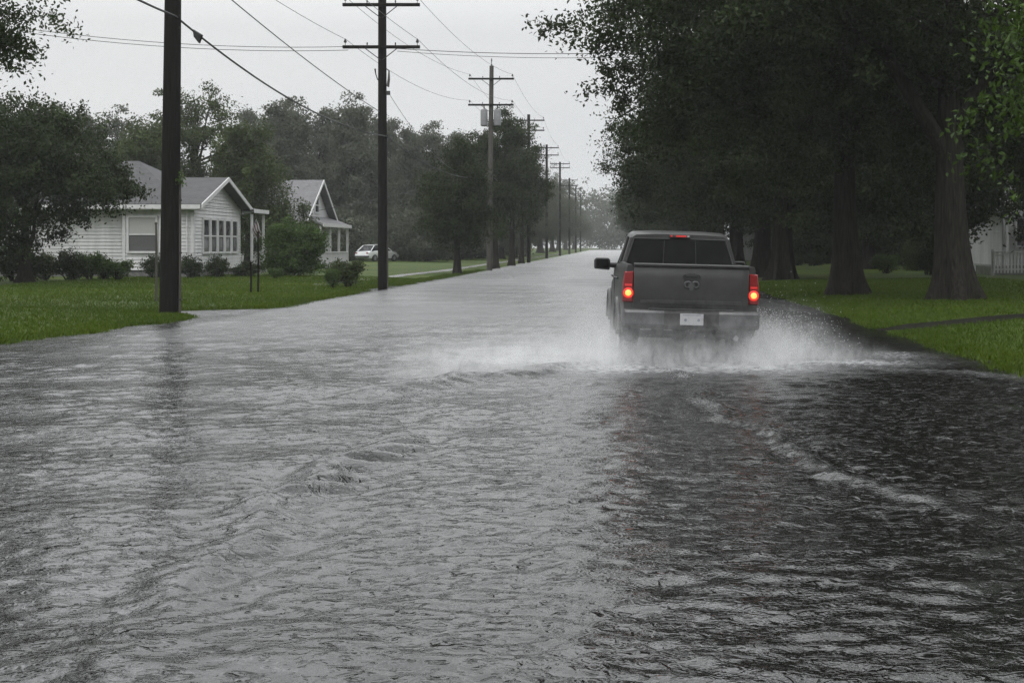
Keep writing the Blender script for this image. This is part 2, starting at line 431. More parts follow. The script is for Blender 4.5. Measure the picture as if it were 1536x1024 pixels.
ridge([(-1.6, 14.0, 0.3), (-2.02, 12.1, 1), (-2.25, 9.5, 1.1), (-2.32, 7.6, 0.6), (-2.0, 5.7, 0.2), (-1.7, 4.4, 0.1)], 0.048, 0.16, 0.030, 0.50, 0.0, 0.2, 1.2)
ridge([(0.75, 18.6, 1), (0.86, 17.2, 1), (1.14, 13.8, 1), (1.54, 11.2, 0.9), (1.97, 9.4, 0.6), (2.5, 8.2, 0.3), (3.2, 7.0, 0.15)], 0.028, 0.095, 0.013, 0.19, 0.05, 1.0)
ridge([(3.0, 19.8, 1), (4.2, 18.6, 0.8), (5.4, 17.4, 0.5)], 0.04, 0.25, 0.012, 0.3, 0.35, 0.4)
# churned band behind the wheels
turb = np.maximum(turb, np.exp(-((X - 0.9) / 1.0) ** 2) * np.clip((Y - 4) / 10, 0.25, 1) * (Y < 20.5))
turb = np.maximum(turb, 0.4 * np.clip((Y - 15) / 22, 0, 1) * (0.75 + 0.35 * vnoise(X * 0.12, Y * 0.05, 61)))
def patch(cx, cy, sx, sy, a):
    global foam
    foam = np.maximum(foam, a * np.exp(-((X - cx) / sx) ** 2 - ((Y - cy) / sy) ** 2))
patch(0.0, 19.0, 0.8, 0.8, 1.0); patch(1.9, 19.0, 0.9, 0.7, 1.0); patch(3.3, 19.9, 1.1, 0.45, 1.0); patch(-1.2, 20.2, 1.4, 0.8, 0.8); patch(1.0, 18.7, 1.2, 0.4, 0.7); patch(4.4, 21.0, 0.5, 0.8, 0.5)
near = np.exp(-((X - 1.0) / 2.2) ** 2 - ((Y - 19.4) / 1.6) ** 2)
Z += near * 0.03 * (vnoise(X * 3.2, Y * 3.2, 51) + 0.6 * vnoise(X * 7, Y * 7, 52))
sl = np.clip(np.minimum(X - shore_l(Y), shore_r(Y) - X) / 0.8, 0.12, 1.0)
Z *= sl
V = np.stack([X, Y, Z], -1)
nx = len(xs)
i = np.arange(len(ys) - 1)[:, None] * nx + np.arange(nx - 1)[None, :]
Q = np.stack([i, i + 1, i + 1 + nx, i + nx], -1).reshape(-1, 4)
me = np_mesh('water', V, Q, smooth=True)
for nm, arr in (('foam', foam), ('turb', turb), ('chop', np.clip((Y - 10) / 24, 0, 1) * np.clip(0.72 + 0.62 * vnoise(X * 0.16 + 0.05 * Y, Y * 0.11, 62) + 0.25 * vnoise(X * 0.6, Y * 0.35, 63), 0.12, 1.15))):
    a = me.attributes.new(nm, 'FLOAT', 'POINT'); a.data.foreach_set('value', arr.astype(np.float32))
me.materials.append(M['water'])
w = link(bpy.data.objects.new('water', me)); tag(w, kind='structure')

def strip(name, pts, wid, mat, dz):
    vs, fs = [], []
    P = []
    for (x0, y0), (x1, y1) in zip(pts[:-1], pts[1:]):
        n = max(2, int(math.hypot(x1 - x0, y1 - y0) / 0.6))
        P += [(x0 + (x1 - x0) * i / n, y0 + (y1 - y0) * i / n) for i in range(n)]
    P.append(pts[-1])
    K = 5
    for i, (x, y) in enumerate(P):
        a = P[max(i - 1, 0)]; b = P[min(i + 1, len(P) - 1)]
        dx, dy = b[0] - a[0], b[1] - a[1]; l = math.hypot(dx, dy); nx_, ny_ = -dy / l, dx / l
        for k in range(K):
            q = (k / (K - 1) - 0.5) * wid
            X_, Y_ = x + nx_ * q, y + ny_ * q
            vs.append((X_, Y_, gz(X_, Y_) + dz))
    for i in range(len(P) - 1):
        for k in range(K - 1):
            a = i * K + k; fs.append((a, a + 1, a + K + 1, a + K))
    return MB().add(vs, fs).build(name, mat, smooth=60)
tag(strip('sidewalk', [(-12.0, 53), (-11.4, 66), (-10.9, 84), (-10.6, 130), (-10.0, 240)], 0.7, M['concrete'], 0.012), kind='structure')
tag(strip('sidewalk', [(-17.5, 33.5), (-15.6, 34.2)], 0.28, M['concrete'], 0.010), kind='structure')
tag(strip('path', [(5.6, 27.0), (7.0, 28.2), (9.5, 30.0), (14.5, 31.0), (26, 32)], 1.25, M['mulch'], 0.012), kind='structure')

# grass blades near the water's edges ------------------------------
def blades():
    V, Q, T = [], [], []
    def scatter(n, xf, y0, y1, hmin, hmax, p=1.0):
        y = y0 + (y1 - y0) * rng.random(n) ** p
        x = xf(y, rng.random(n))
        z = ground_z(x, y); ok = z > (-0.022 if n < 30000 else 0.004)
        py_ = np.interp(x, [5.6, 7.0, 9.5, 14.5, 26], [27.0, 28.2, 30.0, 31.0, 32])
        ok &= ~((x > 5.2) & (np.abs(y - py_) < 0.62 + 0.15 * vnoise(x * 2, y * 2, 88)))          # keep the wet path bare
        x, y, z = x[ok], y[ok], z[ok]; m = len(x)
        h = rng.uniform(hmin, hmax, m); th = rng.uniform(0, 6.283, m)
        w_ = 0.010 + 0.00022 * y
        lx, ly = rng.normal(0, 0.45, m) * h, rng.normal(0, 0.45, m) * h
        a = np.stack([x - np.cos(th) * w_, y - np.sin(th) * w_, z - 0.01], -1)
        b = np.stack([x + np.cos(th) * w_, y + np.sin(th) * w_, z - 0.01], -1)
        c = np.stack([x + lx, y + ly, z + h], -1)
        V.append(np.stack([a, b, c], 1).reshape(-1, 3)); T.append(np.repeat(np.clip(rng.normal(0.45, 0.25, m) + 0.35 * vnoise(x * 0.3, y * 0.3, 77), 0, 1), 3))
    scatter(110000, lambda y, u: shore_l(y) - 13 * u ** 1.6, 20, 66, 0.03, 0.085, 1.3)
    scatter(95000, lambda y, u: shore_r(y) + 11 * u ** 1.5, 12, 60, 0.03, 0.085, 1.3)
    scatter(22000, lambda y, u: shore_l(y) + 0.45 - 1.0 * u ** 0.7, 20, 90, 0.04, 0.11, 1.4)
    scatter(16000, lambda y, u: shore_r(y) - 0.4 + 0.95 * u ** 0.7, 12, 60, 0.04, 0.11, 1.3)
    V = np.concatenate(V); T = np.concatenate(T)
    return V, np.arange(len(V)).reshape(-1, 3), T
M['blade'] = leaf_mat('grass blades', (0.036, 0.066, 0.004), (0.084, 0.126, 0.008), 0.2)
V, Q, T = blades()
o = np_obj('grass', V, Q, M['blade'], tint=T); tag(o, kind='stuff')

# ------------------------------------------------------------------ foliage
def leaf_cloud(C, size, up=0.35, wid=0.55, droop=0.0, tint=None, rg=rng):
    n = len(C)
    a = rg.normal(size=(n, 3)); a[:, 2] -= droop; a /= np.linalg.norm(a, axis=1)[:, None]
    nn = rg.normal(size=(n, 3)); nn[:, 2] += up * 2
    b = np.cross(nn, a); b /= np.maximum(np.linalg.norm(b, axis=1), 1e-6)[:, None]
    n2 = np.cross(a, b)
    s = (size * rg.uniform(0.7, 1.3, n))[:, None]
    V = np.stack([C - a * s * 0.5, C + b * s * wid * 0.5 + n2 * s * 0.08 + a * s * 0.05, C + a * s * 0.5 - n2 * s * 0.06, C - b * s * wid * 0.5 + n2 * s * 0.08 + a * s * 0.05], 1).reshape(-1, 3)
    return V, np.arange(4 * n).reshape(-1, 4), np.repeat(tint, 4)
def clusters_in(blobs, n, rg, fill=0.38, bf=0.0):
    vol = np.array([b[3] * b[4] * b[5] for b in blobs]) ** 0.72; vol /= vol.sum()
    idx = rg.choice(len(blobs), n, p=vol)
    B = np.array(blobs)[idx]
    d = rg.normal(size=(n, 3)); d /= np.linalg.norm(d, axis=1)[:, None]
    r = rg.random(n) ** fill
    ang = d[:, 0] * 3 + d[:, 1] * 5 + d[:, 2] * 4 + B[:, 0]
    r *= 0.9 + 0.16 * np.sin(ang * 2.0) + rg.normal(0, 0.05, n)
    P = B[:, :3] + d * r[:, None] * B[:, 3:6]
    if bf <= 0: return P
    # gather the leaf clusters into boughs, so that the crown has masses and gaps
    nb = max(14, n // 13); keep = rg.random(n) > bf
    bi = rg.integers(0, nb, n)
    c = P[:nb]; rad = 0.23 * np.cbrt(B[:nb, 3] * B[:nb, 4] * B[:nb, 5]) * rg.uniform(0.7, 1.35, nb)
    off = rg.normal(size=(n, 3)); off /= np.linalg.norm(off, axis=1)[:, None]
    off *= (rg.random(n) ** 0.6)[:, None] * rad[bi][:, None] * np.array([1.15, 1.15, 0.62])
    return np.where(keep[:, None], P, c[bi] + off)
def crown_arrays(blobs, ncl, per, leaf, crad, seed, up=0.35, droop=0.0, flat=0.7, zmin=None, fill=0.38, bf=0.0):
    rg = np.random.default_rng(seed)
    C = clusters_in(blobs, ncl, rg, fill, bf)
    if zmin is not None: C = C[C[:, 2] > zmin + 0.5 * rg.random(len(C))]
    ncl = len(C)
    cr = crad * rg.uniform(0.55, 1.3, ncl)
    idx = np.repeat(np.arange(ncl), per)
    off = np.clip(rg.normal(size=(len(idx), 3)), -1.7, 1.7) * (0.72 * cr[idx])[:, None] * np.array([1, 1, flat])
    # twigs: each cluster stretched along its own outward direction
    mid = np.mean(np.array(blobs)[:, :3], axis=0)
    tdir = C - mid; tdir /= np.maximum(np.linalg.norm(tdir, axis=1), 0.1)[:, None]
    tdir = tdir * 0.9 + rg.normal(size=(ncl, 3)) * 0.55; tdir[:, 2] -= droop; tdir /= np.linalg.norm(tdir, axis=1)[:, None]
    off += tdir[idx] * (rg.uniform(-0.95, 0.95, len(idx)) * cr[idx])[:, None]
    P = C[idx] + off
    ct = np.clip(rg.normal(0.40, 0.24, ncl) + 0.10 * np.sin(C[:, 0] * 1.3) * np.cos(C[:, 2] * 1.1 + C[:, 1]), 0, 1)
    tint = np.clip(ct[idx] + rg.normal(0, 0.15, len(idx)), 0, 1)
    V, Q, T = leaf_cloud(P, leaf, up, 0.55, droop, tint, rg)
    return C, V, Q, T
def trunk_mb(h, r, C, seed, nlimb=7, nbr=26, fork=0.45, flare=0.9, lean=(0, 0), top_r=0.35, limbs=None):
    """tapered trunk with root flare, limbs reaching to foliage clusters C"""
    rg = random.Random(seed); mb = MB()
    n = 12; pts = []; rad = []
    hs = [0, 0.12, 0.3, 0.6, 1.0, 1.6] + [1.6 + (h - 1.6) * (k / 7) for k in range(1, 8)] if h > 3 else [h * k / 8 for k in range(9)]
    wx, wy = rg.uniform(-1, 1), rg.uniform(-1, 1)
    for z in hs:
        t = z / h
        pts.append((lean[0] * t + 0.02 * h * wx * math.sin(t * 3), lean[1] * t + 0.02 * h * wy * math.sin(t * 2.5 + 1), z - 0.12 if z == 0 else z))
        rad.append(r * (1 - (1 - top_r) * t) * (1 + flare * math.exp(-z / (1.1 * r + 0.12))))
    nl = rg.choice([5, 6, 7]); p0 = rg.random() * 6
    def lob(i, th):
        z = hs[i]; return 1 + (0.26 * math.exp(-z / (1.3 * r + 0.1)) + 0.05) * math.sin(nl * th + p0 + 0.25 * z) + 0.045 * math.sin(11 * th + 0.6 * z + p0) + 0.02 * math.sin(17 * th - z)
    mb.tube(pts, rad, 40, True, lob)
    P = [Vector(p) for p in pts]
    def trunk_at(t):
        z = t * h
        for a, b in zip(range(len(hs) - 1), range(1, len(hs))):
            if hs[b] >= z: 
                u = (z - hs[a]) / max(hs[b] - hs[a], 1e-5); return P[a].lerp(P[b], u), rad[a] + (rad[b] - rad[a]) * u
        return P[-1], rad[-1]
    ends = []
    def limb(p0, r0, p1, r1, sagk):
        n = 7; path = []
        d = p1 - p0
        for i in range(n):
            t = i / (n - 1)
            q = p0 + d * t; q.z += sagk * math.sin(t * math.pi) * d.length * 0.18
            if 0 < i < n - 1: q += Vector((rg.uniform(-1, 1), rg.uniform(-1, 1), rg.uniform(-1, 1))) * d.length * 0.025
            path.append(q)
        rr = [r0 + (r1 - r0) * (i / (n - 1)) ** 0.8 for i in range(n)]
        mb.tube(path, rr, 8)
        for q, rq in zip(path[2:], rr[2:]): ends.append((q, rq))
    if limbs:
        for (t, tip, r0) in limbs:
            p, rr = trunk_at(t); limb(p, r0, Vector(tip), r0 * 0.35, 0.25)
    if len(C):
        C = [Vector(c) for c in C]
        for k in range(nlimb):
            t = rg.uniform(fork, 0.98); p, rr = trunk_at(t)
            tgt = rg.choice(C)
            for _ in range(6):
                c = rg.choice(C)
                if (c - p).length > (tgt - p).length * 0.9 and c.z > p.z - 1: tgt = c
            q = p.lerp(tgt, 0.8); limb(p, rr * rg.uniform(0.45, 0.7), q, rr * 0.12, rg.uniform(0.2, 0.8))
        for k in range(nbr):
            if not ends: break
            c = rg.choice(C); p, rr = min(ends, key=lambda e: (e[0] - c).length)
            limb(p, rr * 0.6, c, max(rr * 0.12, 0.008), rg.uniform(-0.2, 0.5))
    return mb

PROTO = {}
def make_tree_meshes(key, blobs, ncl, per, leaf, crad, seed, h, r, mat, **kw):
    tk = {k: kw.pop(k) for k in list(kw) if k in ('nlimb', 'nbr', 'fork', 'flare', 'lean', 'top_r', 'limbs')}
    C, V, Q, T = crown_arrays(blobs, ncl, per, leaf, crad, seed, **kw)
    me = np_mesh('crown', V, Q, T); me.materials.append(M[mat])
    mb = trunk_mb(h, r, C, seed + 1, **tk)
    to = mb.build('trunk', M['bark'], None, smooth=70)
    tm = to.data; bpy.data.objects.remove(to)
    PROTO[key] = (me, tm)
def place_tree(key, x, y, label, rz=0.0, s=1.0, sz=None, name='shade_tree', group=None, cat='tree', z=None, crown_mat=None):
    me, tm = PROTO[key]
    e = empty(name, (x, y, (gz(x, y) if z is None else z) - 0.02), rz); e.scale = (s, s, sz or s)
    tag(e, label, cat, group)
    t = link(bpy.data.objects.new('trunk', tm), e)
    c = link(bpy.data.objects.new('crown', me), e)
    if crown_mat:
        c.material_slots[0].link = 'OBJECT'; c.material_slots[0].material = M[crown_mat]
    return e

# big maples of the right verge
make_tree_meshes('maple_a', [(0, 0, 11, 8.5, 8, 6.5), (-6.2, -1, 8.6, 5.0, 5.0, 3.2), (-7.5, 1, 11.5, 3.6, 4, 3), (-9.0, -1, 7.3, 2.3, 2.6, 1.7), (-8.6, -2, 9.4, 2.2, 2.4, 1.6), (6, 1, 8.2, 5.5, 5, 3.6), (1.5, 4, 7.0, 5, 5, 3.0), (-3, -4, 9, 5, 4, 3.4)],
                 1750, 84, 0.145, 0.40, 101, 9.5, 0.50, 'leaf_dark', bf=0.65, fork=0.55, nlimb=9, nbr=60, droop=0.25, flare=0.5, zmin=3.6,
                 limbs=[(0.42, (-4.2, -1.0, 9.5), 0.26), (0.5, (3.4, -0.6, 9.5), 0.2)])
make_tree_meshes('maple_b', [(0, 0, 9.5, 7.8, 7.5, 6.0), (-5.2, 0, 6.8, 4.2, 5.0, 3.2), (4.5, 0, 6.2, 5.0, 5, 3.2), (0, -3.8, 6.4, 4.5, 3.4, 2.8), (1, 4, 5.6, 5, 4, 3)],
                 1350, 80, 0.15, 0.40, 202, 8.5, 0.46, 'leaf_dark', bf=0.65, fork=0.5, nlimb=9, nbr=50, droop=0.3, flare=0.5, zmin=2.7)
make_tree_meshes('maple_c', [(0, 0, 9.0, 7.5, 7.8, 6.5), (-4.8, 1, 6.0, 4.0, 5.0, 3.4), (4.5, -1, 6.0, 4.5, 5, 3.4), (0.5, -4, 5.4, 4.5, 3.2, 2.6)],
                 1150, 76, 0.165, 0.42, 303, 8.5, 0.5, 'leaf_dark', bf=0.6, fork=0.45, nlimb=8, nbr=40, droop=0.3, flare=0.45, zmin=2.2)
place_tree('maple_a', 9.75, 38.5, 'huge shade tree with a thick furrowed trunk in front of the picket railing', 0.0, name='maple_tree')
place_tree('maple_b', 7.65, 43.8, 'dark shade tree with flared black trunk, beside the lawn just beyond the truck spray', 0.6, name='maple_tree')
place_tree('maple_c', 7.75, 62.7, 'grey barked shade tree close in front of another trunk, right behind the truck cab corner', 1.9, name='maple_tree')
place_tree('maple_b', 7.25, 67.5, 'dark trunked shade tree half hidden by the grey barked trunk before it', 3.6, 0.98, name='maple_tree')
place_tree('maple_c', 7.9, 88, 'shade tree whose trunk rises straight behind the truck cab edge', 4.4, 1.0, name='maple_tree')
RG = 'misty trees lining the far right verge'
for k, (y, key, rz, s) in enumerate([(104, 'maple_b', 1.0, 1.0), (120, 'maple_c', 2.2, 1.02), (138, 'maple_b', 5.0, 1.05), (158, 'maple_c', 0.3, 1.0), (180, 'maple_b', 2.8, 1.08), (206, 'maple_c', 3.7, 1.05), (236, 'maple_b', 1.7, 1.1), (270, 'maple_c', 0.9, 1.1), (310, 'maple_b', 2.0, 1.1), (360, 'maple_c', 4.0, 1.1)]):
    place_tree(key, 8.2 + 0.3 * math.sin(k * 2.1) + max(0, y - 200) * 0.012, y, 'misty shade tree lining the far verge, hidden behind the pickup', rz, s, name='shade_tree', group=RG)
# trees behind, in the yards on the right
make_tree_meshes('yard_a', [(0, 0, 6.5, 5.0, 5.0, 5.2), (1, 0, 3.6, 4.2, 4.2, 2.2)], 700, 66, 0.2, 0.42, 404, 6.5, 0.28, 'leaf_dark', bf=0.5, fork=0.25, nlimb=7, nbr=22, droop=0.4, zmin=1.3)
make_tree_meshes('yard_b', [(0, 0, 7.5, 6.0, 5.5, 6.0), (-1, 0, 4.0, 4.8, 4.5, 2.6)], 720, 66, 0.21, 0.46, 405, 7.5, 0.32, 'leaf_dark', bf=0.5, fork=0.25, nlimb=7, nbr=22, droop=0.2, zmin=1.6)
place_tree('yard_b', 15.2, 60, 'dark yard tree with low sweeping boughs between the two big trunks', 0.4, name='yard_tree')
place_tree('yard_a', 21.5, 55.5, 'low hanging dark tree overlapping the white house with picket railing', 2.0, 1.15, name='yard_tree')
place_tree('yard_b', 15.5, 82, 'dark yard tree standing behind the green garden shrubs', 3.0, 1.1, name='yard_tree')
YG = 'dark trees massed deep in the yards on the right'
for (x, y, rz, s, key) in [(24, 92, 1, 1.25, 'yard_a'), (17, 108, 2, 1.3, 'yard_b'), (31, 84, 4, 1.35, 'yard_b'), (27, 122, 3, 1.5, 'yard_b'), (18, 145, 5, 1.5, 'yard_a'), (38, 110, 0.5, 1.6, 'yard_b'), (36, 68, 2.5, 1.3, 'yard_a'), (30, 48, 2.0, 1.3, 'yard_b')]:
    place_tree(key, x, y, 'dark yard tree massed behind the verge trees on the house side', rz, s, name='yard_tree', group=YG)
# young bright tree at the right frame edge
make_tree_meshes('young', [(0, 0, 4.4, 2.6, 2.4, 2.2), (-2.1, 0, 3.45, 1.35, 1.3, 1.3), (-1.6, 0, 4.9, 1.3, 1.5, 1.1), (0.5, 0, 6, 2, 2, 1.6)], 640, 46, 0.082, 0.22, 505, 4.2, 0.11, 'leaf_bright', fork=0.35, nlimb=8, nbr=50, droop=0.8, up=0.5, flare=0.4, zmin=1.9)
place_tree('young', 6.8, 14.6, 'bright green leafy tree hanging into the frame at upper corner, closest to camera', 0.2, name='young_tree')

# left side
make_tree_meshes('dense', [(-0.4, 0, 4.4, 4.4, 4.4, 2.9), (2.6, -0.6, 3.9, 2.2, 2.4, 1.5), (-2.2, 0.5, 4.8, 3.0, 3.0, 2.6), (0.6, 0, 5.7, 2.6, 2.6, 1.5), (-1.6, -1.4, 2.3, 3.2, 2.6, 1.5)], 980, 80, 0.135, 0.34, 606, 4.0, 0.2, 'leaf_dark', bf=0.4, fork=0.2, nlimb=9, nbr=40, droop=0.7, flat=0.8, zmin=0.8)
place_tree('dense', -22.9, 51.5, 'broad dark tree with drooping branches covering the white house corner', 0.0, 1.0, name='dense_tree')
make_tree_meshes('edge', [(0, 0, 7.6, 4.6, 4.2, 3.6), (2.6, -0.3, 6.2, 1.9, 2.2, 1.3), (2.0, 0, 9.2, 2.2, 2.4, 1.6)], 560, 76, 0.105, 0.32, 707, 6.5, 0.25, 'leaf_dark', bf=0.65, fork=0.4, nlimb=8, nbr=44, droop=0.4, zmin=4.3)
place_tree('edge', -17.6, 30.5, 'dark tree reaching into the upper corner above the drooping tree', 0.0, 1.0, name='shade_tree')
make_tree_meshes('tall', [(0, 0, 9.2, 3.4, 3.4, 2.9), (-3.0, 0, 7.6, 2.6, 2.6, 2.0), (3.2, 0.4, 7.9, 2.3, 2.4, 2.1), (0, 0, 5.6, 4.6, 4.2, 2.6), (-1.2, 0, 11.2, 1.5, 1.5, 1.2), (1.4, 0, 11.0, 1.3, 1.3, 1.3)], 330, 84, 0.19, 0.42, 808, 9.0, 0.3, 'leaf_mid', bf=0.45, fork=0.3, nlimb=10, nbr=40, zmin=2.0, fill=0.5)
place_tree('tall', at(292, 92), 92, 'tall open topped tree rising behind the nearer white house', 0.3, 1.02, name='tall_tree')
make_tree_meshes('leafy', [(0, 0, 4.6, 2.6, 2.5, 3.4), (0.9, 0, 3.2, 2.4, 2.2, 2.2), (-0.8, 0, 6.4, 1.5, 1.5, 1.5)], 430, 76, 0.15, 0.34, 909, 5.5, 0.2, 'leaf_mid', bf=0.35, fork=0.15, nlimb=8, nbr=26, zmin=0.6)
place_tree('leafy', at(372, 79), 79, 'leafy green tree filling the gap between the two white houses', 0.5, 1.08, name='leafy_tree')
place_tree('leafy', at(205, 84), 84, 'pale green tree showing over the roof between pole and drooping tree', 2.5, 1.15, name='leafy_tree')
# small round street tree and the three by the transformer pole
make_tree_meshes('round', [(0, 0, 3.7, 2.15, 2.15, 2.4), (0, 0, 2.4, 2.1, 2.1, 1.2), (0.1, 0, 5.8, 0.9, 0.9, 0.9)], 520, 70, 0.115, 0.26, 1010, 3.6, 0.17, 'leaf_dark', bf=0.2, fork=0.35, nlimb=8, nbr=26, flare=0.35, zmin=0.95)
place_tree('round', at(686, 78), 78, 'small round dark tree with short trunk, just before the transformer pole', 0.2, 1.2, name='street_tree')
make_tree_meshes('ragged', [(0, 0, 5.4, 2.6, 2.6, 3.4), (-0.8, 0, 8.8, 1.5, 1.5, 1.5), (1.2, 0, 9.4, 1.1, 1.1, 1.4), (1.9, 0, 7.0, 1.3, 1.3, 1.2), (-2.0, 0, 7.2, 1.2, 1.2, 1.0)], 380, 76, 0.15, 0.32, 1111, 8.0, 0.2, 'leaf_dark', bf=0.45, fork=0.3, nlimb=11, nbr=44, flare=0.35, zmin=1.7, fill=0.5)
place_tree('ragged', at(744, 96), 96, 'ragged dark tree growing immediately behind the transformer pole', 0.0, 1.02, name='street_tree')
place_tree('ragged', at(766, 108), 108, 'tallest ragged tree with forked top just past the transformer pole', 2.2, 1.2, name='street_tree')
place_tree('ragged', at(783, 121), 121, 'dark ragged tree beside the third crossarm pole, leaning its crown over the road', 4.1, 1.12, name='street_tree')
LG = 'misty trees lining the far left verge'
for k, (y, key, rz, s) in enumerate([(146, 'maple_c', 0.4, 0.62), (160, 'maple_b', 0.9, 0.62), (184, 'maple_c', 2.0, 0.75), (212, 'maple_b', 3.3, 0.9), (244, 'maple_c', 1.1, 1.05), (285, 'maple_b', 5.1, 1.0), (330, 'maple_c', 2.6, 1.0), (380, 'maple_b', 0.2, 0.95), (430, 'maple_c', 1.4, 0.95)]):
    place_tree(key, -12.6 - (1.6 if s > 0.8 else 0) + 0.4 * math.sin(k * 1.7), y, 'misty tree lining the far verge beyond the rows of crossarm poles', rz, s, name='shade_tree', group=LG, crown_mat='leaf_hazed')
# tall trees behind the houses
BG = 'hazy tall trees behind the houses'
make_tree_meshes('poplar', [(0, 0, 6, 4.0, 4.0, 5.0), (-1.6, 0, 11.6, 1.5, 1.7, 2.6), (1.5, 0.4, 11.2, 1.4, 1.6, 2.6), (0.1, 0, 10.6, 2.0, 2.0, 2.6), (-2.9, 0, 9.2, 1.5, 1.5, 1.9), (3.0, 0, 8.9, 1.5, 1.5, 1.9)], 420, 66, 0.26, 0.46, 1212, 9, 0.3, 'leaf_hazed', bf=0.3, fork=0.2, nlimb=9, nbr=24, zmin=0.8, fill=0.45)
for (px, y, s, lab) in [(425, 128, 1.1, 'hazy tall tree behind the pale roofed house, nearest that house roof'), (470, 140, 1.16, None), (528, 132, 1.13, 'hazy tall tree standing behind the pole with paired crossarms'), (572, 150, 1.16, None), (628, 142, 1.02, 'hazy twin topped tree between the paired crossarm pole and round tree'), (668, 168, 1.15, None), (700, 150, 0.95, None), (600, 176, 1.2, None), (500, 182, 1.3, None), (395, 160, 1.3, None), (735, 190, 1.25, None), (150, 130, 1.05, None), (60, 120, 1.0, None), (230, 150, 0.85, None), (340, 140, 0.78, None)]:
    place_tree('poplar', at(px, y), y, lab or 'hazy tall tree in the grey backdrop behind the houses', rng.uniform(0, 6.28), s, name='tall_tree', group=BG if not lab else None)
# low understorey behind the street trees (left), so that no bare horizon shows
make_tree_meshes('scrub', [(0, 0, 2.6, 4.0, 3.5, 2.6), (2, 0, 1.6, 3, 3, 1.6), (-2.4, 0, 1.8, 3, 3, 1.8)], 300, 60, 0.28, 0.42, 1313, 2.6, 0.12, 'leaf_hazed', fork=0.1, nlimb=6, nbr=14, zmin=0.1)
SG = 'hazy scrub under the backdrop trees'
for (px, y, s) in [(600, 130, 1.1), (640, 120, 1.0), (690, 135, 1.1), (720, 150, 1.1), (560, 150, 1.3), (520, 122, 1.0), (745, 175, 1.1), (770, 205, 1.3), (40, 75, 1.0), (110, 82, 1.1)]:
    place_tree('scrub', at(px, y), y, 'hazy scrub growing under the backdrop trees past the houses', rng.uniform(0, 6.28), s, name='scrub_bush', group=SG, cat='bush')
SG2 = 'dark scrub at the back of the yards on the right'
for (px, y, s) in [(1200, 125, 1.0), (1235, 105, 0.9), (1350, 98, 0.9), (1420, 92, 0.8), (1160, 150, 1.3), (1300, 120, 1.2)]:
    place_tree('scrub', at(px, y), y, 'dark scrub at the back of the yards beyond the big trunks', rng.uniform(0, 6.28), s, name='scrub_bush', group=SG2, cat='bush', crown_mat='leaf_dark')
# far wood closing the road and the sides: one mass
def far_wood():
    rg = np.random.default_rng(99)
    C = []
    for (x0, x1, y0, y1, n, h0, h1) in [(-30, 26, 470, 520, 30, 19, 27), (-190, -40, 200, 290, 60, 11, 16), (45, 200, 150, 260, 60, 12, 18)]:
        for _ in range(n):
            x, y, h = rg.uniform(x0, x1), rg.uniform(y0, y1), rg.uniform(h0, h1)
            C.append(clusters_in([(x, y, h * 0.55, h * 0.33, h * 0.33, h * 0.45), (x, y, h * 0.2, h * 0.35, h * 0.35, h * 0.2)], 46, rg))
    C = np.concatenate(C); idx = np.repeat(np.arange(len(C)), 16)
    P = C[idx] + rg.normal(size=(len(idx), 3)) * 0.9
    return leaf_cloud(P, 1.0, 0.3, 0.6, 0.0, np.clip(rg.normal(0.4, 0.25, len(idx)), 0, 1), rg)
V, Q, T = far_wood(); o = np_obj('woods', V, Q, M['leaf_hazed'], tint=T); tag(o, kind='stuff')

# shrubs
def shrub_meshes(key, blobs, ncl, per, leaf, crad, seed, mat, up=0.4):
    C, V, Q, T = crown_arrays(blobs, ncl, per, leaf, crad, seed, up=up, zmin=0.02)
    me = np_mesh('foliage', V, Q, T); me.materials.append(M[mat])
    rg = random.Random(seed); mb = MB()
    for k in range(9):
        c = Vector(C[rg.randrange(len(C))]); b = Vector((c.x * 0.15, c.y * 0.15, -0.05))
        m = b.lerp(c, 0.5) + Vector((0, 0, 0.08)); mb.tube([b, m, c], [0.03, 0.02, 0.008], 6)
    o = mb.build('stems', M['bark'], None, smooth=60); sm = o.data; bpy.data.objects.remove(o)
    PROTO[key] = (me, sm)
def place_shrub(key, x, y, label, s=1.0, sz=None, rz=0.0, mat=None, name='shrub'):
    me, sm = PROTO[key]
    e = empty(name, (x, y, gz(x, y) - 0.02), rz); e.scale = (s, s, sz or s); tag(e, label, 'bush')
    link(bpy.data.objects.new('stem', sm), e); c = link(bpy.data.objects.new('foliage', me), e)
    if mat: c.material_slots[0].link = 'OBJECT'; c.material_slots[0].material = M[mat]
    return e
shrub_meshes('ball', [(0, 0, 0.48, 0.6, 0.55, 0.5), (0.15, 0, 0.3, 0.55, 0.5, 0.3)], 130, 50, 0.075, 0.12, 21, 'leaf_dark')
shrub_meshes('loose', [(0, 0, 0.5, 0.5, 0.5, 0.5), (0.3, 0, 0.75, 0.25, 0.25, 0.3), (-0.3, 0, 0.6, 0.25, 0.3, 0.35)], 90, 44, 0.085, 0.12, 22, 'leaf_mid')
shrub_meshes('big', [(0, 0, 1.2, 1.5, 1.3, 1.25), (-0.4, 0, 1.9, 0.9, 0.9, 0.7), (0.7, 0, 1.6, 0.8, 0.8, 0.8), (0, 0, 0.5, 1.55, 1.3, 0.5)], 420, 56, 0.12, 0.22, 23, 'leaf_mid')
place_shrub('big', at(440, 64.5), 64.5, 'large rounded green bush on the lawn between the two white houses', 1.05, mat='leaf_bright')
place_shrub('loose', at(521, 52.5), 52.5, 'leafy shrub on the verge grass, just left of the paired crossarm pole', 1.15, 1.1, mat='leaf_mid')
place_shrub('loose', at(498, 51), 51.0, 'small light green shrub touching the leafy verge shrub', 0.55, 0.75, 1.0, 'leaf_bright')
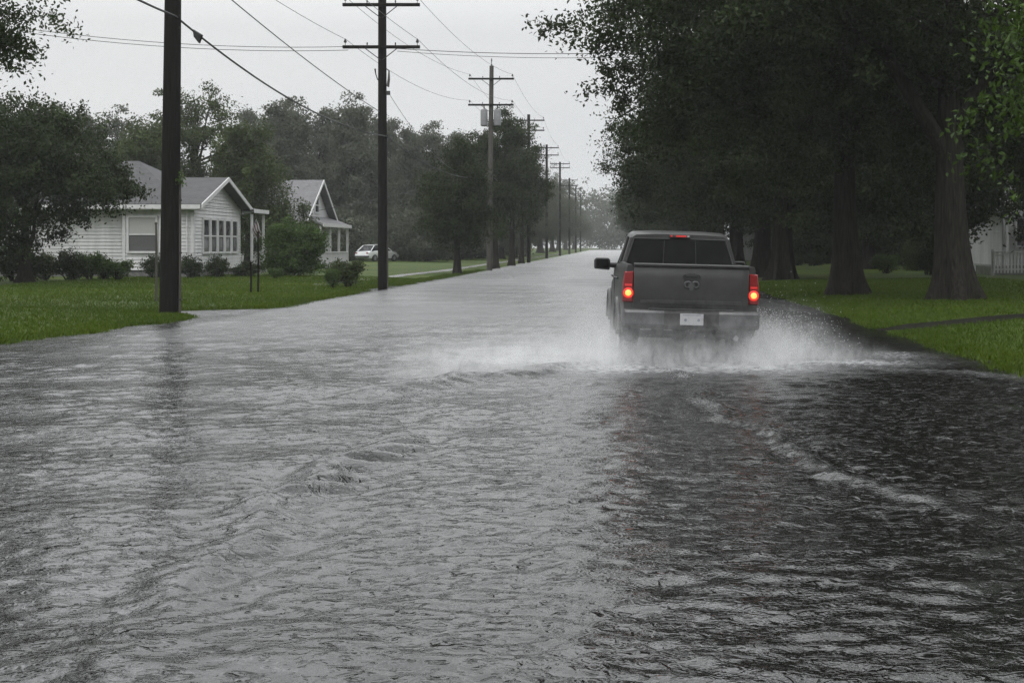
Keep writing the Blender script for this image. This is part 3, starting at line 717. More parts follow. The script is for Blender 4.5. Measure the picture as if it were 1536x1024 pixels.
place_shrub('ball', at(228, 60), 60.2, 'dark shrub under the curtained window, hidden partly by the fat pole', 1.0, 1.1)
place_shrub('ball', at(286, 60), 60.0, 'dark shrub at the white house corner, right beside the fat pole', 1.05, 1.1, 1.2)
place_shrub('ball', at(327, 62), 62.0, 'dark rounded shrub below the row of porch windows', 1.05, 1.05, 2.2)
place_shrub('ball', at(372, 63), 63.0, 'low dark shrub by the striped flag at the house end', 1.2, 0.8, 3.0)
place_shrub('loose', at(418, 60), 59.5, 'low bright tuft at the foot of the large rounded bush', 0.6, 0.5, 3.0, 'leaf_bright')
place_shrub('ball', at(22, 54), 54.0, 'big blackish shrub at the picture edge under the drooping tree', 1.9, 1.7)
place_shrub('ball', at(104, 55), 55.0, 'dark shrub in the flower bed under the drooping tree', 1.3, 1.35, 1.0)
place_shrub('loose', at(60, 56), 56.5, 'pale leafy plant between two dark shrubs of the flower bed', 1.3, 1.1, 2.0)
place_shrub('loose', at(134, 56), 56.0, 'bright green leafy plant by the dark shrub of the flower bed', 1.1, 1.15, 3.0, 'leaf_bright')
place_shrub('ball', at(157, 57), 57.0, 'small dark bush between the bright green plants at the wall', 0.75, 1.1, 2.0)
place_shrub('loose', at(178, 57), 56.8, 'light green spreading plant against the white house corner', 1.15, 0.85, 0.5, 'leaf_bright')
place_shrub('loose', at(1328, 70), 70.0, 'green garden shrub seen between the two big trunks', 1.4, 1.0, 0.5, 'leaf_bright')
place_shrub('big', at(1376, 76), 76.0, 'taller green bush beside the thick furrowed trunk', 0.7, 0.8, 1.5)
place_shrub('ball', at(1392, 66), 66.0, 'dark clipped shrub touching the thick furrowed trunk', 1.0, 1.5)
place_shrub('ball', at(1218, 95), 95.0, 'dark low shrub beyond the black flared trunk', 1.3, 1.0)
place_shrub('ball', at(1196, 98), 98.0, 'dark low shrub seen beside the grey barked trunk', 1.3, 1.0, 1.5)

# ------------------------------------------------------------------ utility poles and wires
def insulator(mb, x, y, z):
    mb.lathe([(0.012, 0), (0.012, 0.10), (0.05, 0.11), (0.065, 0.15), (0.045, 0.17), (0.05, 0.20), (0.03, 0.24), (0.008, 0.27)], (x, y, z), seg=10)
def pole(px, Y, ztop, arms, r0, r1, label, mat='pole', gname=None, lean=0.0, extra=None, armw=1.5):
    x = at(px, Y); z0 = gz(x, Y)
    e = empty('utility_pole', (x, Y, z0)); tag(e, label, 'utility pole', gname)
    h = ztop - z0
    MB().tube([(0, 0, -0.3), (lean * .3, 0, h * 0.3), (lean * .65, 0, h * 0.65), (lean, 0, h)], [r0, r0 * 0.7 + r1 * 0.3, r0 * 0.35 + r1 * 0.65, r1], 16).build('shaft', M[mat], e, smooth=50)
    for za in arms:
        lx = lean * (za - z0) / h; zz = za - z0
        a = MB().box(lx - armw, lx + armw, -r1 - 0.12, -r1 - 0.005, zz - 0.06, zz + 0.06).build('crossarm', M['pole'], e, bevel=0.008)
        b = MB()
        for s in (-1, 1):
            b.tube([(lx + s * 0.62, -r1 - 0.10, zz - 0.06), (lx + s * 0.03, -r1 - 0.02, zz - 0.50)], 0.018, 6)
        b.build('brace', M['iron'], a)
        for s in (-armw + 0.1, -0.55, 0.55, armw - 0.1):
            i = MB(); insulator(i, lx + s, -r1 - 0.06, zz + 0.06)
            if abs(s) < 1: 
                i = MB(); i.lathe([(0.01, 0), (0.03, 0.05), (0.02, 0.12)], (lx + s, -r1 - 0.06, zz + 0.06), seg=8)
            i.build('insulator', M['ceramic'], a, smooth=40)
    return e
# fat pole at the water's edge
p1 = pole(254, 33.0, 10.5, [], 0.245, 0.18, 'thick dark wooden pole standing at the water edge before the white house', lean=0.12)
MB().tube([(0.262, -0.02, -0.1), (0.27, -0.02, 1.6), (0.265, -0.02, 3.4)], 0.035, 8).build('conduit', M['pole_grey'], p1, smooth=60)
for z_ in (0.35, 1.5, 2.8): MB().box(0.2, 0.305, -0.06, 0.03, z_, z_ + 0.04).build('strap', M['iron'], p1)
rgv = np.random.default_rng(5)
Pv = rgv.normal(size=(60, 3)) * np.array([0.07, 0.06, 0.09]) + np.array([0.32, -0.12, 3.32])
V, Q, T = leaf_cloud(Pv, 0.08, 0.4, 0.6, 0, np.clip(rgv.normal(0.7, 0.2, 60), 0, 1), rgv); np_obj('vine', V, Q, M['leaf_bright'], p1, T)
for z_ in (7.05, 7.35): MB().box(0.19, 0.27, -0.08, -0.02, z_, z_ + 0.06).build('bolt', M['iron'], p1)
# pole with paired crossarms
Y2 = 52.0
p2 = pole(574, Y2, 12.6, [hz(72, Y2), hz(9, Y2)], 0.19, 0.155, 'dark pole carrying two wide crossarms, nearest of the crossarm poles', lean=-0.02)
z0 = gz(at(574, Y2), Y2)
c = MB()
c.tube([(0.17, -0.1, hz(104, Y2) - z0), (0.27, -0.12, hz(107, Y2) - z0), (0.26, -0.12, hz(120, Y2) - z0), (0.22, -0.12, hz(131, Y2) - z0), (0.18, -0.1, hz(128, Y2) - z0)], [0.02, 0.03, 0.05, 0.06, 0.02], 8)
c.build('fuse_cutout', M['ceramic'], p2, smooth=60)
MB().tube([(-0.28, -0.1, hz(104, Y2) - z0), (-0.25, -0.1, hz(112, Y2) - z0), (-0.17, -0.1, hz(121, Y2) - z0)], [0.035, 0.02, 0.02], 8).build('arrester', M['ceramic'], p2, smooth=60)
MB().box(0.16, 0.30, -0.1, -0.02, hz(143, Y2) - z0, hz(137, Y2) - z0).build('bracket', M['iron'], p2); MB().box(0.17, 0.24, -0.1, -0.02, hz(208, Y2) - z0, hz(203, Y2) - z0).build('bracket', M['iron'], p2)
MB().tube([(0.2, -0.06, 0.0), (0.2, -0.06, 2.0)], 0.03, 8).build('conduit', M['pole_grey'], p2)
# transformer pole
Y3 = 88.0
p3 = pole(734, Y3, hz(99, Y3), [hz(119, Y3), hz(158, Y3)], 0.19, 0.14, 'pole with two grey transformer cans hung under its crossarms', mat='pole_grey', lean=0.15)
z0 = gz(at(734, Y3), Y3)
MB().lathe([(0.05, 0), (0.05, 0.1), (0.02, 0.12), (0.03, 0.3), (0.05, 0.34), (0.02, 0.5)], (0.15, 0, hz(99, Y3) - z0), seg=10).build('insulator', M['ceramic'], p3)
for s in (-1, 1):
    zc = hz(190, Y3) - z0
    t_ = MB().lathe([(0.15, 0), (0.235, 0.05), (0.235, 1.02), (0.2, 1.1), (0.06, 1.14)], (0.11 + 0.44 * s, -0.18, zc), seg=18).build('transformer', M['can'], p3, smooth=40)
    q = MB(); q.lathe([(0.05, 0), (0.03, 0.05), (0.05, 0.1), (0.03, 0.15), (0.045, 0.2), (0.015, 0.3)], (0.11 + 0.44 * s, -0.18, zc + 1.13), seg=10); q.build('bushing', M['ceramic'], t_)
    q = MB(); q.box(0.11 + 0.44 * s - 0.04, 0.11 + 0.44 * s + 0.04, -0.02, 0.06, zc + 0.2, zc + 0.9); q.build('bracket', M['iron'], t_)
Y4, Y5, Y6 = 126.0, 163.0, 200.0
p4 = pole(793, Y4, hz(172, Y4), [hz(181, Y4), hz(196, Y4)], 0.18, 0.14, 'crossarm pole next beyond the transformer pole, against ragged trees')
p5 = pole(820, Y5, hz(217, Y5), [hz(222, Y5), hz(233, Y5)], 0.18, 0.14, 'third crossarm pole down the road, its top clear of the trees')
p6 = pole(840, Y6, hz(243, Y6), [hz(246, Y6), hz(252, Y6)], 0.18, 0.14, 'fourth crossarm pole down the road, grey in the mist')
for k, Y in enumerate((237, 274, 311)):
    pole(925 - 8.4 * F / Y, Y, 13.6, [13.2, 12.2], 0.18, 0.14, 'far crossarm pole fading into mist past the taller poles', gname='far poles fading into the mist')

def wire(name, a, b_, sag, r, label, cat='wire', mat='wire', n=22, group=None):
    a, b_ = Vector(a), Vector(b_); pts = []
    for i in range(n + 1):
        t = i / n; p = a.lerp(b_, t); p.z -= 4 * sag * t * (1 - t); pts.append(p)
    o = MB().tube(pts, r, 6).build(name, M[mat], None, smooth=60); tag(o, label, cat, group); return o
X2, X3, X4, X5, X6 = at(574, Y2), at(737, Y3), at(793, Y4), at(820, Y5), at(840, Y6)
zt = lambda py, Y: hz(py, Y) + 0.30
# heavy black cable through the fat pole
A1 = (at(254, 33) + 0.22, 32.8, hz(27, 33)); A2 = (X2 + 0.17, Y2 - 0.12, hz(205, Y2)); A3 = (at(733, Y3) + 0.15, Y3 - 0.15, hz(262, Y3))
wire('cable', (-8.9, -6, 9.6), A1, 1.1, 0.028, 'heavy black cable running from overhead down to the thick pole', 'cable', 'cable')
cb = wire('cable', A1, A2, 0.55, 0.026, 'heavy black cable sagging between thick pole and paired crossarm pole', 'cable', 'cable')
wire('cable', A2, A3, 0.75, 0.022, 'dark cable sagging from paired crossarm pole to the transformer pole', 'cable', 'cable')
wire('cable', A3, (X4, Y4 - .15, hz(285, Y4)), 0.6, 0.022, 'dark cable running on from the transformer pole into the ragged trees', 'cable', 'cable')
sb = MB()
q = Vector(A1).lerp(Vector(A2), 0.055)
sb.slab([(q.x - 0.03, q.y, q.z - 0.06), (q.x + 0.20, q.y + .03, q.z - 0.20), (q.x + 0.12, q.y + .03, q.z - 0.42), (q.x - 0.0, q.y, q.z - 0.26)], (0.02, 0.10, 0))
tag(sb.build('splice_case', M['cable'], None, bevel=0.02), 'small dark pouch hanging from the heavy cable beside the thick pole', 'splice case')
# crossing pair at the first crossarm
WZ = hz(72, Y2)
wire('wire', (at(-260, Y2), Y2 - 3, hz(-6, Y2)), (X2 - 1.3, Y2 - 0.2, WZ + 0.02), 0.75, 0.012, 'upper thin wire crossing the sky from the corner to the lower crossarm')
wire('wire', (at(-260, Y2), Y2 - 3, hz(0, Y2)), (X2 - 1.3, Y2 - 0.2, WZ - 0.12), 0.75, 0.012, 'lower thin wire of the pair crossing the sky to the lower crossarm')
wire('wire', (X2 + 0.3, Y2 - 0.2, WZ - 0.04), (9.7, 46, hz(48, 46)), 0.45, 0.013, 'thin wire crossing the road sky from the crossarm into the big tree')
wire('wire', (X2 + 0.6, Y2 - 0.2, WZ - 0.16), (9.7, 45, hz(58, 46)), 0.5, 0.010, 'fainter wire just below the one crossing over the road')
LNG = 'thin conductors between the crossarm poles'
def span(xa, ya, za, xb, yb, zb, sag, label, r=0.009, group=None): wire('power_line', (xa, ya, za), (xb, yb, zb), sag, r, label, 'power line', group=group)
for s in (-1.4, 1.4):
    side = 'house side' if s < 0 else 'road side'
    span(X2 + s, Y2 - .2, zt(9, Y2), X3 + s, Y3 - .2, zt(119, Y3), 0.5, f'thin upper power line, {side}, from paired crossarms to transformer pole')
    span(X2 + s, Y2 - .2, zt(72, Y2), X3 + s, Y3 - .2, zt(158, Y3), 0.6, f'thin lower power line, {side}, from paired crossarms to transformer pole')
    span(X2 + s, Y2 - .2, zt(9, Y2), -9.3 + s, 12, 11.6, 0.5, f'thin upper power line, {side}, from paired crossarms toward the viewer')
    span(X2 + s, Y2 - .2, zt(72, Y2), -9.3 + s, 12, 10.0, 0.6, f'thin lower power line, {side}, from paired crossarms toward the viewer')
    span(X3 + s, Y3 - .2, zt(119, Y3), X4 + s, Y4 - .2, zt(181, Y4), 0.5, f'thin upper power line, {side}, just past the transformer pole')
    span(X3 + s, Y3 - .2, zt(158, Y3), X4 + s, Y4 - .2, zt(196, Y4), 0.5, f'thin lower power line, {side}, just past the transformer pole')
    span(X4 + s, Y4 - .2, zt(181, Y4), X5 + s, Y5 - .2, zt(222, Y5), 0.5, 'faint power line running on down the road between misty poles', group=LNG)
    span(X5 + s, Y5 - .2, zt(222, Y5), X6 + s, Y6 - .2, zt(246, Y6), 0.5, 'faint power line running on down the road between misty poles', group=LNG)
span(X2 - 0.1, Y2 - .2, hz(168, Y2), -9.2, 10, 9.4, 0.5, 'grey wire from the middle of the paired crossarm pole toward the viewer', 0.014)
span(X2 + 0.25, Y2 - .12, hz(140, Y2), at(700, 84), 84, hz(262, 84), 0.7, 'grey service wire dropping from the paired crossarm pole fuse')
span(X3 + 0.0, Y3 - .15, hz(256, Y3), -24, 89, hz(330, 89), 0.3, 'grey service wire from the transformer pole toward the pale roofed house', 0.016)
for k, (y0_, y1_) in enumerate(((258, 266), (264, 272))):
    span(X3 - 0.05, Y3 - .15, hz(y0_, Y3), at(684, 84), 84, hz(y1_ - 8, 84), 0.28, ['upper drooping wire loop beside the transformer pole', 'lower drooping wire loop beside the transformer pole'][k], 0.016)

# ------------------------------------------------------------------ small posts on the lawn
def stake(px, Y, h, label, r=0.035):
    x = at(px, Y); o = MB()
    o.tube([(0, 0, -0.2), (0.015, 0, h * 0.5), (0, 0, h)], [r, r, r * 0.8], 8); o.lathe([(r * 1.1, 0), (r * 1.2, 0.03), (r * 0.4, 0.06)], (0, 0, h), seg=8)
    ob = o.build('thin_post', M['pole_grey'] if px < 300 else M['pole'], None, smooth=60); ob.location = (x, Y, gz(x, Y)); tag(ob, label, 'post'); return ob
stake(234, 37, 2.15, 'thin grey post on the lawn close to the thick pole')
stake(387, 45, 2.0, 'taller of two thin dark posts on the lawn by the flag')
stake(376, 44.3, 1.0, 'shorter of two thin dark posts on the lawn by the flag')

# ------------------------------------------------------------------ houses
def lap_wall(mb, o, u, ln, z0, z1, n, gable=None, pitch=0.165, lip=0.042):
    o, u, n = Vector(o), Vector(u), Vector(n)
    ztop = gable[1] if gable else z1
    z = z0
    def span_(zz):
        if zz <= z1 or not gable: return 0, ln
        t = min(1, (zz - z1) / (ztop - z1)); return gable[0] * t, ln - (ln - gable[0]) * t
    while z < ztop - 1e-4:
        zh = min(z + pitch, ztop, z1 if z < z1 - 1e-4 else 1e9)
        a0, b0 = span_(z); a1, b1 = span_(zh)
        if zh == ztop and gable: a1 = b1 = gable[0]
        Z_ = Vector((0, 0, 1))
        vs = [o + u * a0 + Z_ * z + n * lip, o + u * b0 + Z_ * z + n * lip, o + u * b1 + Z_ * zh + n * 0.004, o + u * a1 + Z_ * zh + n * 0.004, o + u * a0 + Z_ * z, o + u * b0 + Z_ * z]
        mb.add(vs, [(0, 1, 2, 3), (4, 5, 1, 0)])
        z = zh
    return mb
def window(parent, o, u, n, w, z0, z1, curtain=True, sash=True):
    """o: lower start point on the wall face"""
    o, u, n = Vector(o), Vector(u), Vector(n); Zv = Vector((0, 0, 1))
    def bar(mb, a, b, za, zb, d0, d1):
        p = [o + u * a + Zv * za + n * d0, o + u * b + Zv * za + n * d0, o + u * b + Zv * zb + n * d0, o + u * a + Zv * zb + n * d0]
        mb.slab(p, n * (d1 - d0))
    f = MB(); t = 0.10
    bar(f, -t, 0, z0 - t, z1 + t, 0.005, 0.105); bar(f, w, w + t, z0 - t, z1 + t, 0.005, 0.105)
    bar(f, 0, w, z1, z1 + t, 0.005, 0.105); bar(f, 0, w, z0 - t, z0, 0.005, 0.125)
    fr = f.build('window', M['trim'], parent, bevel=0.008)
    zm = (z0 + z1) / 2
    g = MB(); bar(g, 0, w, z0, zm, 0.048, 0.054); g.build('pane', M['screen'] if sash else M['glass'], fr)
    g = MB(); bar(g, 0, w, zm, z1, 0.052, 0.058); g.build('pane', M['curtain'] if curtain else M['glass'], fr)
    s = MB(); bar(s, 0, w, zm - 0.03, zm + 0.03, 0.06, 0.085); s.build('sash', M['trim'], fr)
    return fr
def gable_roof_x(parent, x0, x1, ye0, ye1, ym, ze, zp, mat, th=0.13, name='roof'):
    """ridge along X"""
    mb = MB()
    mb.slab([(x0, ye0, ze), (x1, ye0, ze), (x1, ym, zp), (x0, ym, zp)], (0, 0, th))
    mb.slab([(x0, ye1, ze), (x0, ym + 0.003, zp), (x1, ym + 0.003, zp), (x1, ye1, ze)], (0, 0, th))
    return mb.build(name, mat, parent)
def rake(parent, x, ye0, ye1, ym, ze, zp, th=0.22):
    mb = MB()
    for ye in (ye0, ye1):
        mb.slab([(x, ye, ze - 0.06), (x, ym, zp - 0.06), (x, ym, zp + 0.14), (x, ye, ze + 0.14)], (0.05, 0, 0))
    return mb.build('rake_board', M['trim'], parent)

# nearer white house
hx, hy = -19.7, 62.0
house = empty('white_house', (hx, hy, 0.25)); tag(house, 'white clapboard house with gabled porch windows and striped flag, behind thick pole', 'house')
def rel(x, y, z): return (x - hx, y - hy, z - 0.25)
base = 0.57
mb = MB(); lap_wall(mb, rel(-22.9, 62, 0), (1, 0, 0), 3.2, base, 3.62, (0, -1, 0)); mb.build('wall', M['siding'], house)
mb = MB(); lap_wall(mb, rel(-36, 62.35, 0), (1, 0, 0), 13.1, base, 3.62, (0, -1, 0)); mb.build('wall', M['siding'], house)
mb = MB(); lap_wall(mb, rel(-19.7, 62, 0), (0, 1, 0), 7.6, base, 3.62, (1, 0, 0), gable=(3.8, 4.88)); mb.build('wall', M['siding'], house)
mb = MB(); lap_wall(mb, rel(-21.0, 69.6, 0), (0, 1, 0), 2.6, base, 3.62, (1, 0, 0)); mb.build('wall', M['siding'], house)
MB().box(-16.3, -0.03, 0.42, 7.55, 0.3, 3.3).build('inner_wall', M['siding'], house)
mb = MB(); mb.box(-3.26, -0.05, 0.03, 0.4, -0.3, base - 0.252); mb.box(-0.35, -0.05, 0.41, 7.55, -0.3, base - 0.252); mb.box(-16.2, -3.3, 0.4, 0.6, -0.3, base - 0.252)
mb.build('foundation', M['stone'], house)
mb = MB()
for (x, y) in ((-22.9, 62.0), (-19.72, 62.0)): mb.box(x - hx - 0.07, x - hx + 0.07, y - hy - 0.055, y - hy + 0.05, base - 0.25, 3.6 - 0.25)
mb.box(-0.02, 0.055, 7.5, 7.63, base - 0.25, 3.35); mb.box(-0.03, 0.058, 0.0, 0.12, base - 0.25, 3.35)
mb.build('corner_board', M['trim'], house)
window(house, rel(-22.66, 62, 0), (1, 0, 0), (0, -1, 0), 1.24, 1.70 - 0.25, 3.25 - 0.25)
window(house, rel(-21.15, 62, 0), (1, 0, 0), (0, -1, 0), 0.55, 1.70 - 0.25, 3.25 - 0.25)
for k in range(5):
    window(house, rel(-19.7, 63.35 + k * 1.18, 0), (0, 1, 0), (1, 0, 0), 0.86, 1.66 - 0.25, 3.18 - 0.25, curtain=False, sash=False)
# main hip roof
def hip(parent, x0, x1, y0, y1, rx0, rx1, ym, ze, zp, mat):
    v = [(x0, y0, ze), (x1, y0, ze), (x1, y1, ze), (x0, y1, ze), (rx0, ym, zp), (rx1, ym, zp)]
    return MB().add(v, [(0, 1, 5, 4), (1, 2, 5), (2, 3, 4, 5), (3, 0, 4), (3, 2, 1, 0)]).build('roof', mat, parent)
r_ = hip(house, *[c - hx for c in (-36.6, -20.0)], -0.5, 10.6, -31 - hx, -24.0 - hx, 5.0, 3.62 - .25, 5.95 - .25, M['shingle'])
MB().box(-9.5, -8.9, 4.2, 4.8, 5.0, 6.6).build('chimney', M['stone'], r_)
gable_roof_x(house, -5.6, 0.55, -0.52, 8.05, 3.76, 3.50 - .25, 4.93 - .25, M['shingle'])
rake(house, 0.552, -0.52, 8.05, 3.76, 3.50 - .25, 4.93 - .25)
mb = MB(); mb.box(-17, 0.5, -0.56, -0.505, 3.40 - .25, 3.60 - .25); mb.box(0.0, 0.5, 8.06, 8.1, 3.4 - .25, 3.6 - .25); mb.build('fascia', M['trim'], house)
mb = MB(); mb.box(-17, 0.5, -0.5, -0.03, 3.36 - .25, 3.39 - .25); mb.build('soffit', M['trim'], house)
mb = MB(); mb.tube([(-0.25, -0.12, 3.1), (-0.25, -0.12, 0.4)], 0.04, 8); mb.build('downpipe', M['trim'], house)
# little entry roof with posts at the far end
pr = MB().slab([(-1.0, 7.7, 3.52), (0.75, 7.7, 3.22), (0.75, 10.4, 3.22), (-1.0, 10.4, 3.52)], (0, 0, 0.12)).build('porch_roof', M['shingle'], house)
mb = MB(); mb.box(0.76, 0.82, 7.65, 10.45, 3.16, 3.36); mb.build('fascia', M['trim'], pr)
for y in (7.95, 10.2): MB().box(0.5, 0.62, y - 0.06, y + 0.06, 0.0, 3.09).build('porch_post', M['trim'], house, bevel=0.01)
MB().box(-1.0, 0.7, 7.75, 10.4, -0.2, 0.25).build('porch_floor', M['concrete'], house)
# flag
fl = empty('flag', (hx + 0.56, hy + 7.85, 2.45)); tag(fl, 'striped flag hanging on a short staff at the white house entry', 'flag')
MB().tube([(0, 0, 0), (0.38, -0.42, 0.62)], 0.015, 8).build('staff', M['trim'], fl)
for k in range(7):
    mb = MB(); vs = []; n = 8
    for i in range(n + 1):
        t = i / n
        for q in (k / 7, (k + 1) / 7):
            sx = 0.37 - 0.34 * q * 0.95; sy = -0.41 + 0.37 * q; sz = 0.60 - 0.55 * q
            vs.append((sx + 0.28 * t + 0.02 * math.sin(t * 5 + q * 6), sy + 0.05 * math.sin(t * 7 + q * 3), sz - 0.66 * t))
    mb.add(vs, [(2 * i, 2 * i + 1, 2 * i + 3, 2 * i + 2) for i in range(n)]).build('stripe', M['flag_red'] if k % 2 else M['flag_white'], fl)

# pale roofed house further on
h2x, h2y = -20.0, 84.6
house2 = empty('white_house', (h2x, h2y, 0.22)); tag(house2, 'hazy white house with steep pale grey roof beside the parked white car', 'house')
mb = MB(); lap_wall(mb, (0, 0, 0), (0, 1, 0), 8.2, 0.3, 3.2, (1, 0, 0), gable=(4.1, 5.6)); mb.build('wall', M['siding'], house2)
mb = MB(); lap_wall(mb, (-9, 0, 0), (1, 0, 0), 9, 0.3, 3.2, (0, -1, 0)); mb.build('wall', M['siding'], house2)
MB().box(-9, -0.03, 0.06, 8.2, 0.25, 3.0).build('inner_wall', M['siding'], house2)
MB().box(-9, -0.02, 0.03, 8.2, -0.3, 0.249).build('foundation', M['stone'], house2)
gable_roof_x(house2, -9.4, 0.5, -0.55, 8.75, 4.1, 2.95, 5.70, M['shingle_pale'])
rake(house2, 0.502, -0.55, 8.75, 4.1, 2.95, 5.70)
MB().box(-9.4, 0.5, -0.61, -0.555, 2.9, 3.08).build('fascia', M['trim'], house2)
window(house2, (0.0, 3.5, 0), (0, 1, 0), (1, 0, 0), 1.1, 3.7, 4.6, False, False)
window(house2, (-2.2, 0, 0), (1, 0, 0), (0, -1, 0), 1.1, 1.2, 2.7)
for y in (1.0, 2.6, 5.6): window(house2, (0.0, y, 0), (0, 1, 0), (1, 0, 0), 0.95, 1.0, 2.4, False, False)
pr = MB().slab([(0.03, -0.2, 3.28), (1.4, -0.2, 2.75), (1.4, 8.6, 2.75), (0.03, 8.6, 3.28)], (0, 0, 0.12)).build('porch_roof', M['shingle_pale'], house2)
mb = MB(); mb.box(1.41, 1.47, -0.25, 8.65, 2.67, 2.89); mb.build('fascia', M['trim'], pr)
for y in (0.0, 2.8, 5.6, 8.4): MB().box(1.14, 1.28, y - 0.07, y + 0.07, 0.3, 2.74).build('porch_post', M['trim'], house2)
MB().box(0.06, 1.4, -0.1, 8.5, -0.2, 0.3).build('porch_floor', M['concrete'], house2)
mb = MB()
for k in range(40): mb.box(1.19, 1.24, 0.15 + k * 0.2, 0.2 + k * 0.2, 0.31, 1.0)
mb.box(1.16, 1.27, 0.1, 8.35, 1.0, 1.07); mb.build('railing', M['trim'], house2)
mb = MB(); mb.slab([(-8, -2.6, 2.3), (-2.6, -2.6, 2.3), (-2.6, -0.62, 2.88), (-8, -0.62, 2.88)], (0, 0, 0.1)); mb.build('lean_to_roof', M['shingle_pale'], house2)
mb = MB(); lap_wall(mb, (-8, -2.3, 0), (1, 0, 0), 5.2, 0.2, 2.35, (0, -1, 0)); lap_wall(mb, (-2.8, -2.3, 0), (0, 1, 0), 2.2, 0.2, 2.4, (1, 0, 0)); mb.build('lean_to_wall', M['siding'], house2)

# house on the right with picket railing
h3x, h3y = 19.7, 68.0
house3 = empty('white_house', (h3x, h3y, 0.22)); tag(house3, 'white clapboard house with a picket porch railing, at the right picture edge', 'house')
mb = MB(); lap_wall(mb, (0, 0, 0), (1, 0, 0), 12, 0.5, 3.4, (0, -1, 0), gable=(4.5, 5.6)); mb.build('wall', M['siding'], house3)
mb = MB(); lap_wall(mb, (0, 0, 0), (0, 1, 0), 10, 0.5, 3.4, (-1, 0, 0)); mb.build('wall', M['siding'], house3)
MB().box(0.03, 11.9, 0.04, 9.9, -0.2, 3.2).build('inner_wall', M['siding'], house3)
mb = MB()
mb.slab([(-0.6, -0.5, 3.25), (-0.6, 10, 3.25), (4.5, 10, 5.8), (4.5, -0.5, 5.8)], (0, 0, 0.14)); mb.slab([(4.503, -0.5, 5.8), (4.503, 10, 5.8), (12.6, 10, 3.25), (12.6, -0.5, 3.25)], (0, 0, 0.14)); mb.build('roof', M['shingle'], house3)
mb = MB(); mb.slab([(-0.6, -0.56, 3.2), (4.5, -0.56, 5.75), (4.5, -0.56, 5.97), (-0.6, -0.56, 3.42)], (0, 0.05, 0)); mb.build('rake_board', M['trim'], house3)
mb = MB(); mb.slab([(-0.6, -2.6, 2.75), (12, -2.6, 2.75), (12, -0.6, 3.1), (-0.6, -0.6, 3.1)], (0, 0, 0.1)); mb.build('porch_roof', M['shingle'], house3)
window(house3, (0.7, 0, 0), (1, 0, 0), (0, -1, 0), 0.9, 1.5, 2.8, False, False)
MB().box(-1.4, 10, -2.9, -0.05, -0.1, 0.48).build('porch_floor', M['concrete'], house3)
for x in (-0.5, 2.6, 5.8): MB().box(x - 0.07, x + 0.07, -2.5, -2.36, 0.5, 2.74).build('porch_post', M['trim'], house3)
fence = empty('picket_railing', (h3x - 1.5, h3y - 3.6, gz(h3x - 1.5, h3y - 3.6))); tag(fence, 'white picket railing in front of the white house at right', 'fence')
mb = MB()
for k in range(60): mb.box(k * 0.165, k * 0.165 + 0.085, -0.02, 0.02, 0.12, 1.12)
mb.build('pickets', M['trim'], fence)
mb = MB(); mb.box(0, 9.9, 0.022, 0.08, 0.25, 0.34); mb.box(0, 9.9, 0.022, 0.08, 0.92, 1.01); mb.box(-0.02, 9.92, -0.05, 0.05, 1.122, 1.18); mb.build('rail', M['trim'], fence)
for k in range(5): MB().box(k * 2.47 - 0.06, k * 2.47 + 0.06, 0.082, 0.2, -0.2, 1.25).build('post', M['trim'], fence)
# far glimpses of white buildings
def far_house(x, y, w, d, ze, zp, label):
    e = empty('white_house', (x, y, gz(x, y))); tag(e, label, 'house')
    mb = MB(); lap_wall(mb, (0, 0, 0), (1, 0, 0), w, 0.1, ze, (0, -1, 0)); lap_wall(mb, (0 if x > 0 else w, 0, 0), (0, 1, 0), d, 0.1, ze, (-1 if x > 0 else 1, 0, 0)); mb.build('wall', M['siding'], e)
    MB().box(0.04, w - 0.04, 0.04, d, 0, ze - 0.1).build('inner_wall', M['siding'], e)
    hip(e, -0.5, w + 0.5, -0.5, d + 0.5, w * 0.3, w * 0.7, d / 2, ze, zp, M['shingle'])
    window(e, (w * 0.25, 0, 0), (1, 0, 0), (0, -1, 0), 1.0, 1.1, 2.4, False, False); window(e, (w * 0.65, 0, 0), (1, 0, 0), (0, -1, 0), 1.0, 1.1, 2.4, False, False)
far_house(11.4, 126, 8, 9, 2.9, 5, 'small white house glimpsed far behind the paired shade tree trunks')
far_house(-25, 150, 10, 9, 2.9, 5.2, 'small white house glimpsed far under the street trees')
far_house(22.5, 100, 9, 9, 2.9, 5.2, 'white house glimpsed deep between the black trunk and furrowed trunk')

# ------------------------------------------------------------------ cars
def wheel(parent, x, y, z, r, w, side):
    t = MB().lathe([(r * 0.62, -w / 2), (r * 0.93, -w / 2), (r, -w * 0.32), (r, w * 0.32), (r * 0.93, w / 2), (r * 0.62, w / 2)], (x, y, z), 'x', 28).build('wheel', M['tyre'], parent, smooth=50)
    rm = MB(); s = side * w / 2
    rm.lathe([(r * 0.64, s * 1.0), (r * 0.6, s * 0.8), (r * 0.2, s * 0.72), (r * 0.16, s * 1.02)] if side > 0 else [(r * 0.16, s * 1.02), (r * 0.2, s * 0.72), (r * 0.6, s * 0.8), (r * 0.64, s * 1.0)], (x, y, z), 'x', 20)
    for k in range(6):
        a = k * math.pi / 3
        rm.tube([(x + s * 0.95, y + math.cos(a) * r * 0.12, z + math.sin(a) * r * 0.12), (x + s * 0.9, y + math.cos(a) * r * 0.6, z + math.sin(a) * r * 0.6)], 0.025, 6)
    rm.build('rim', M['rim'], t, smooth=50)
    return t
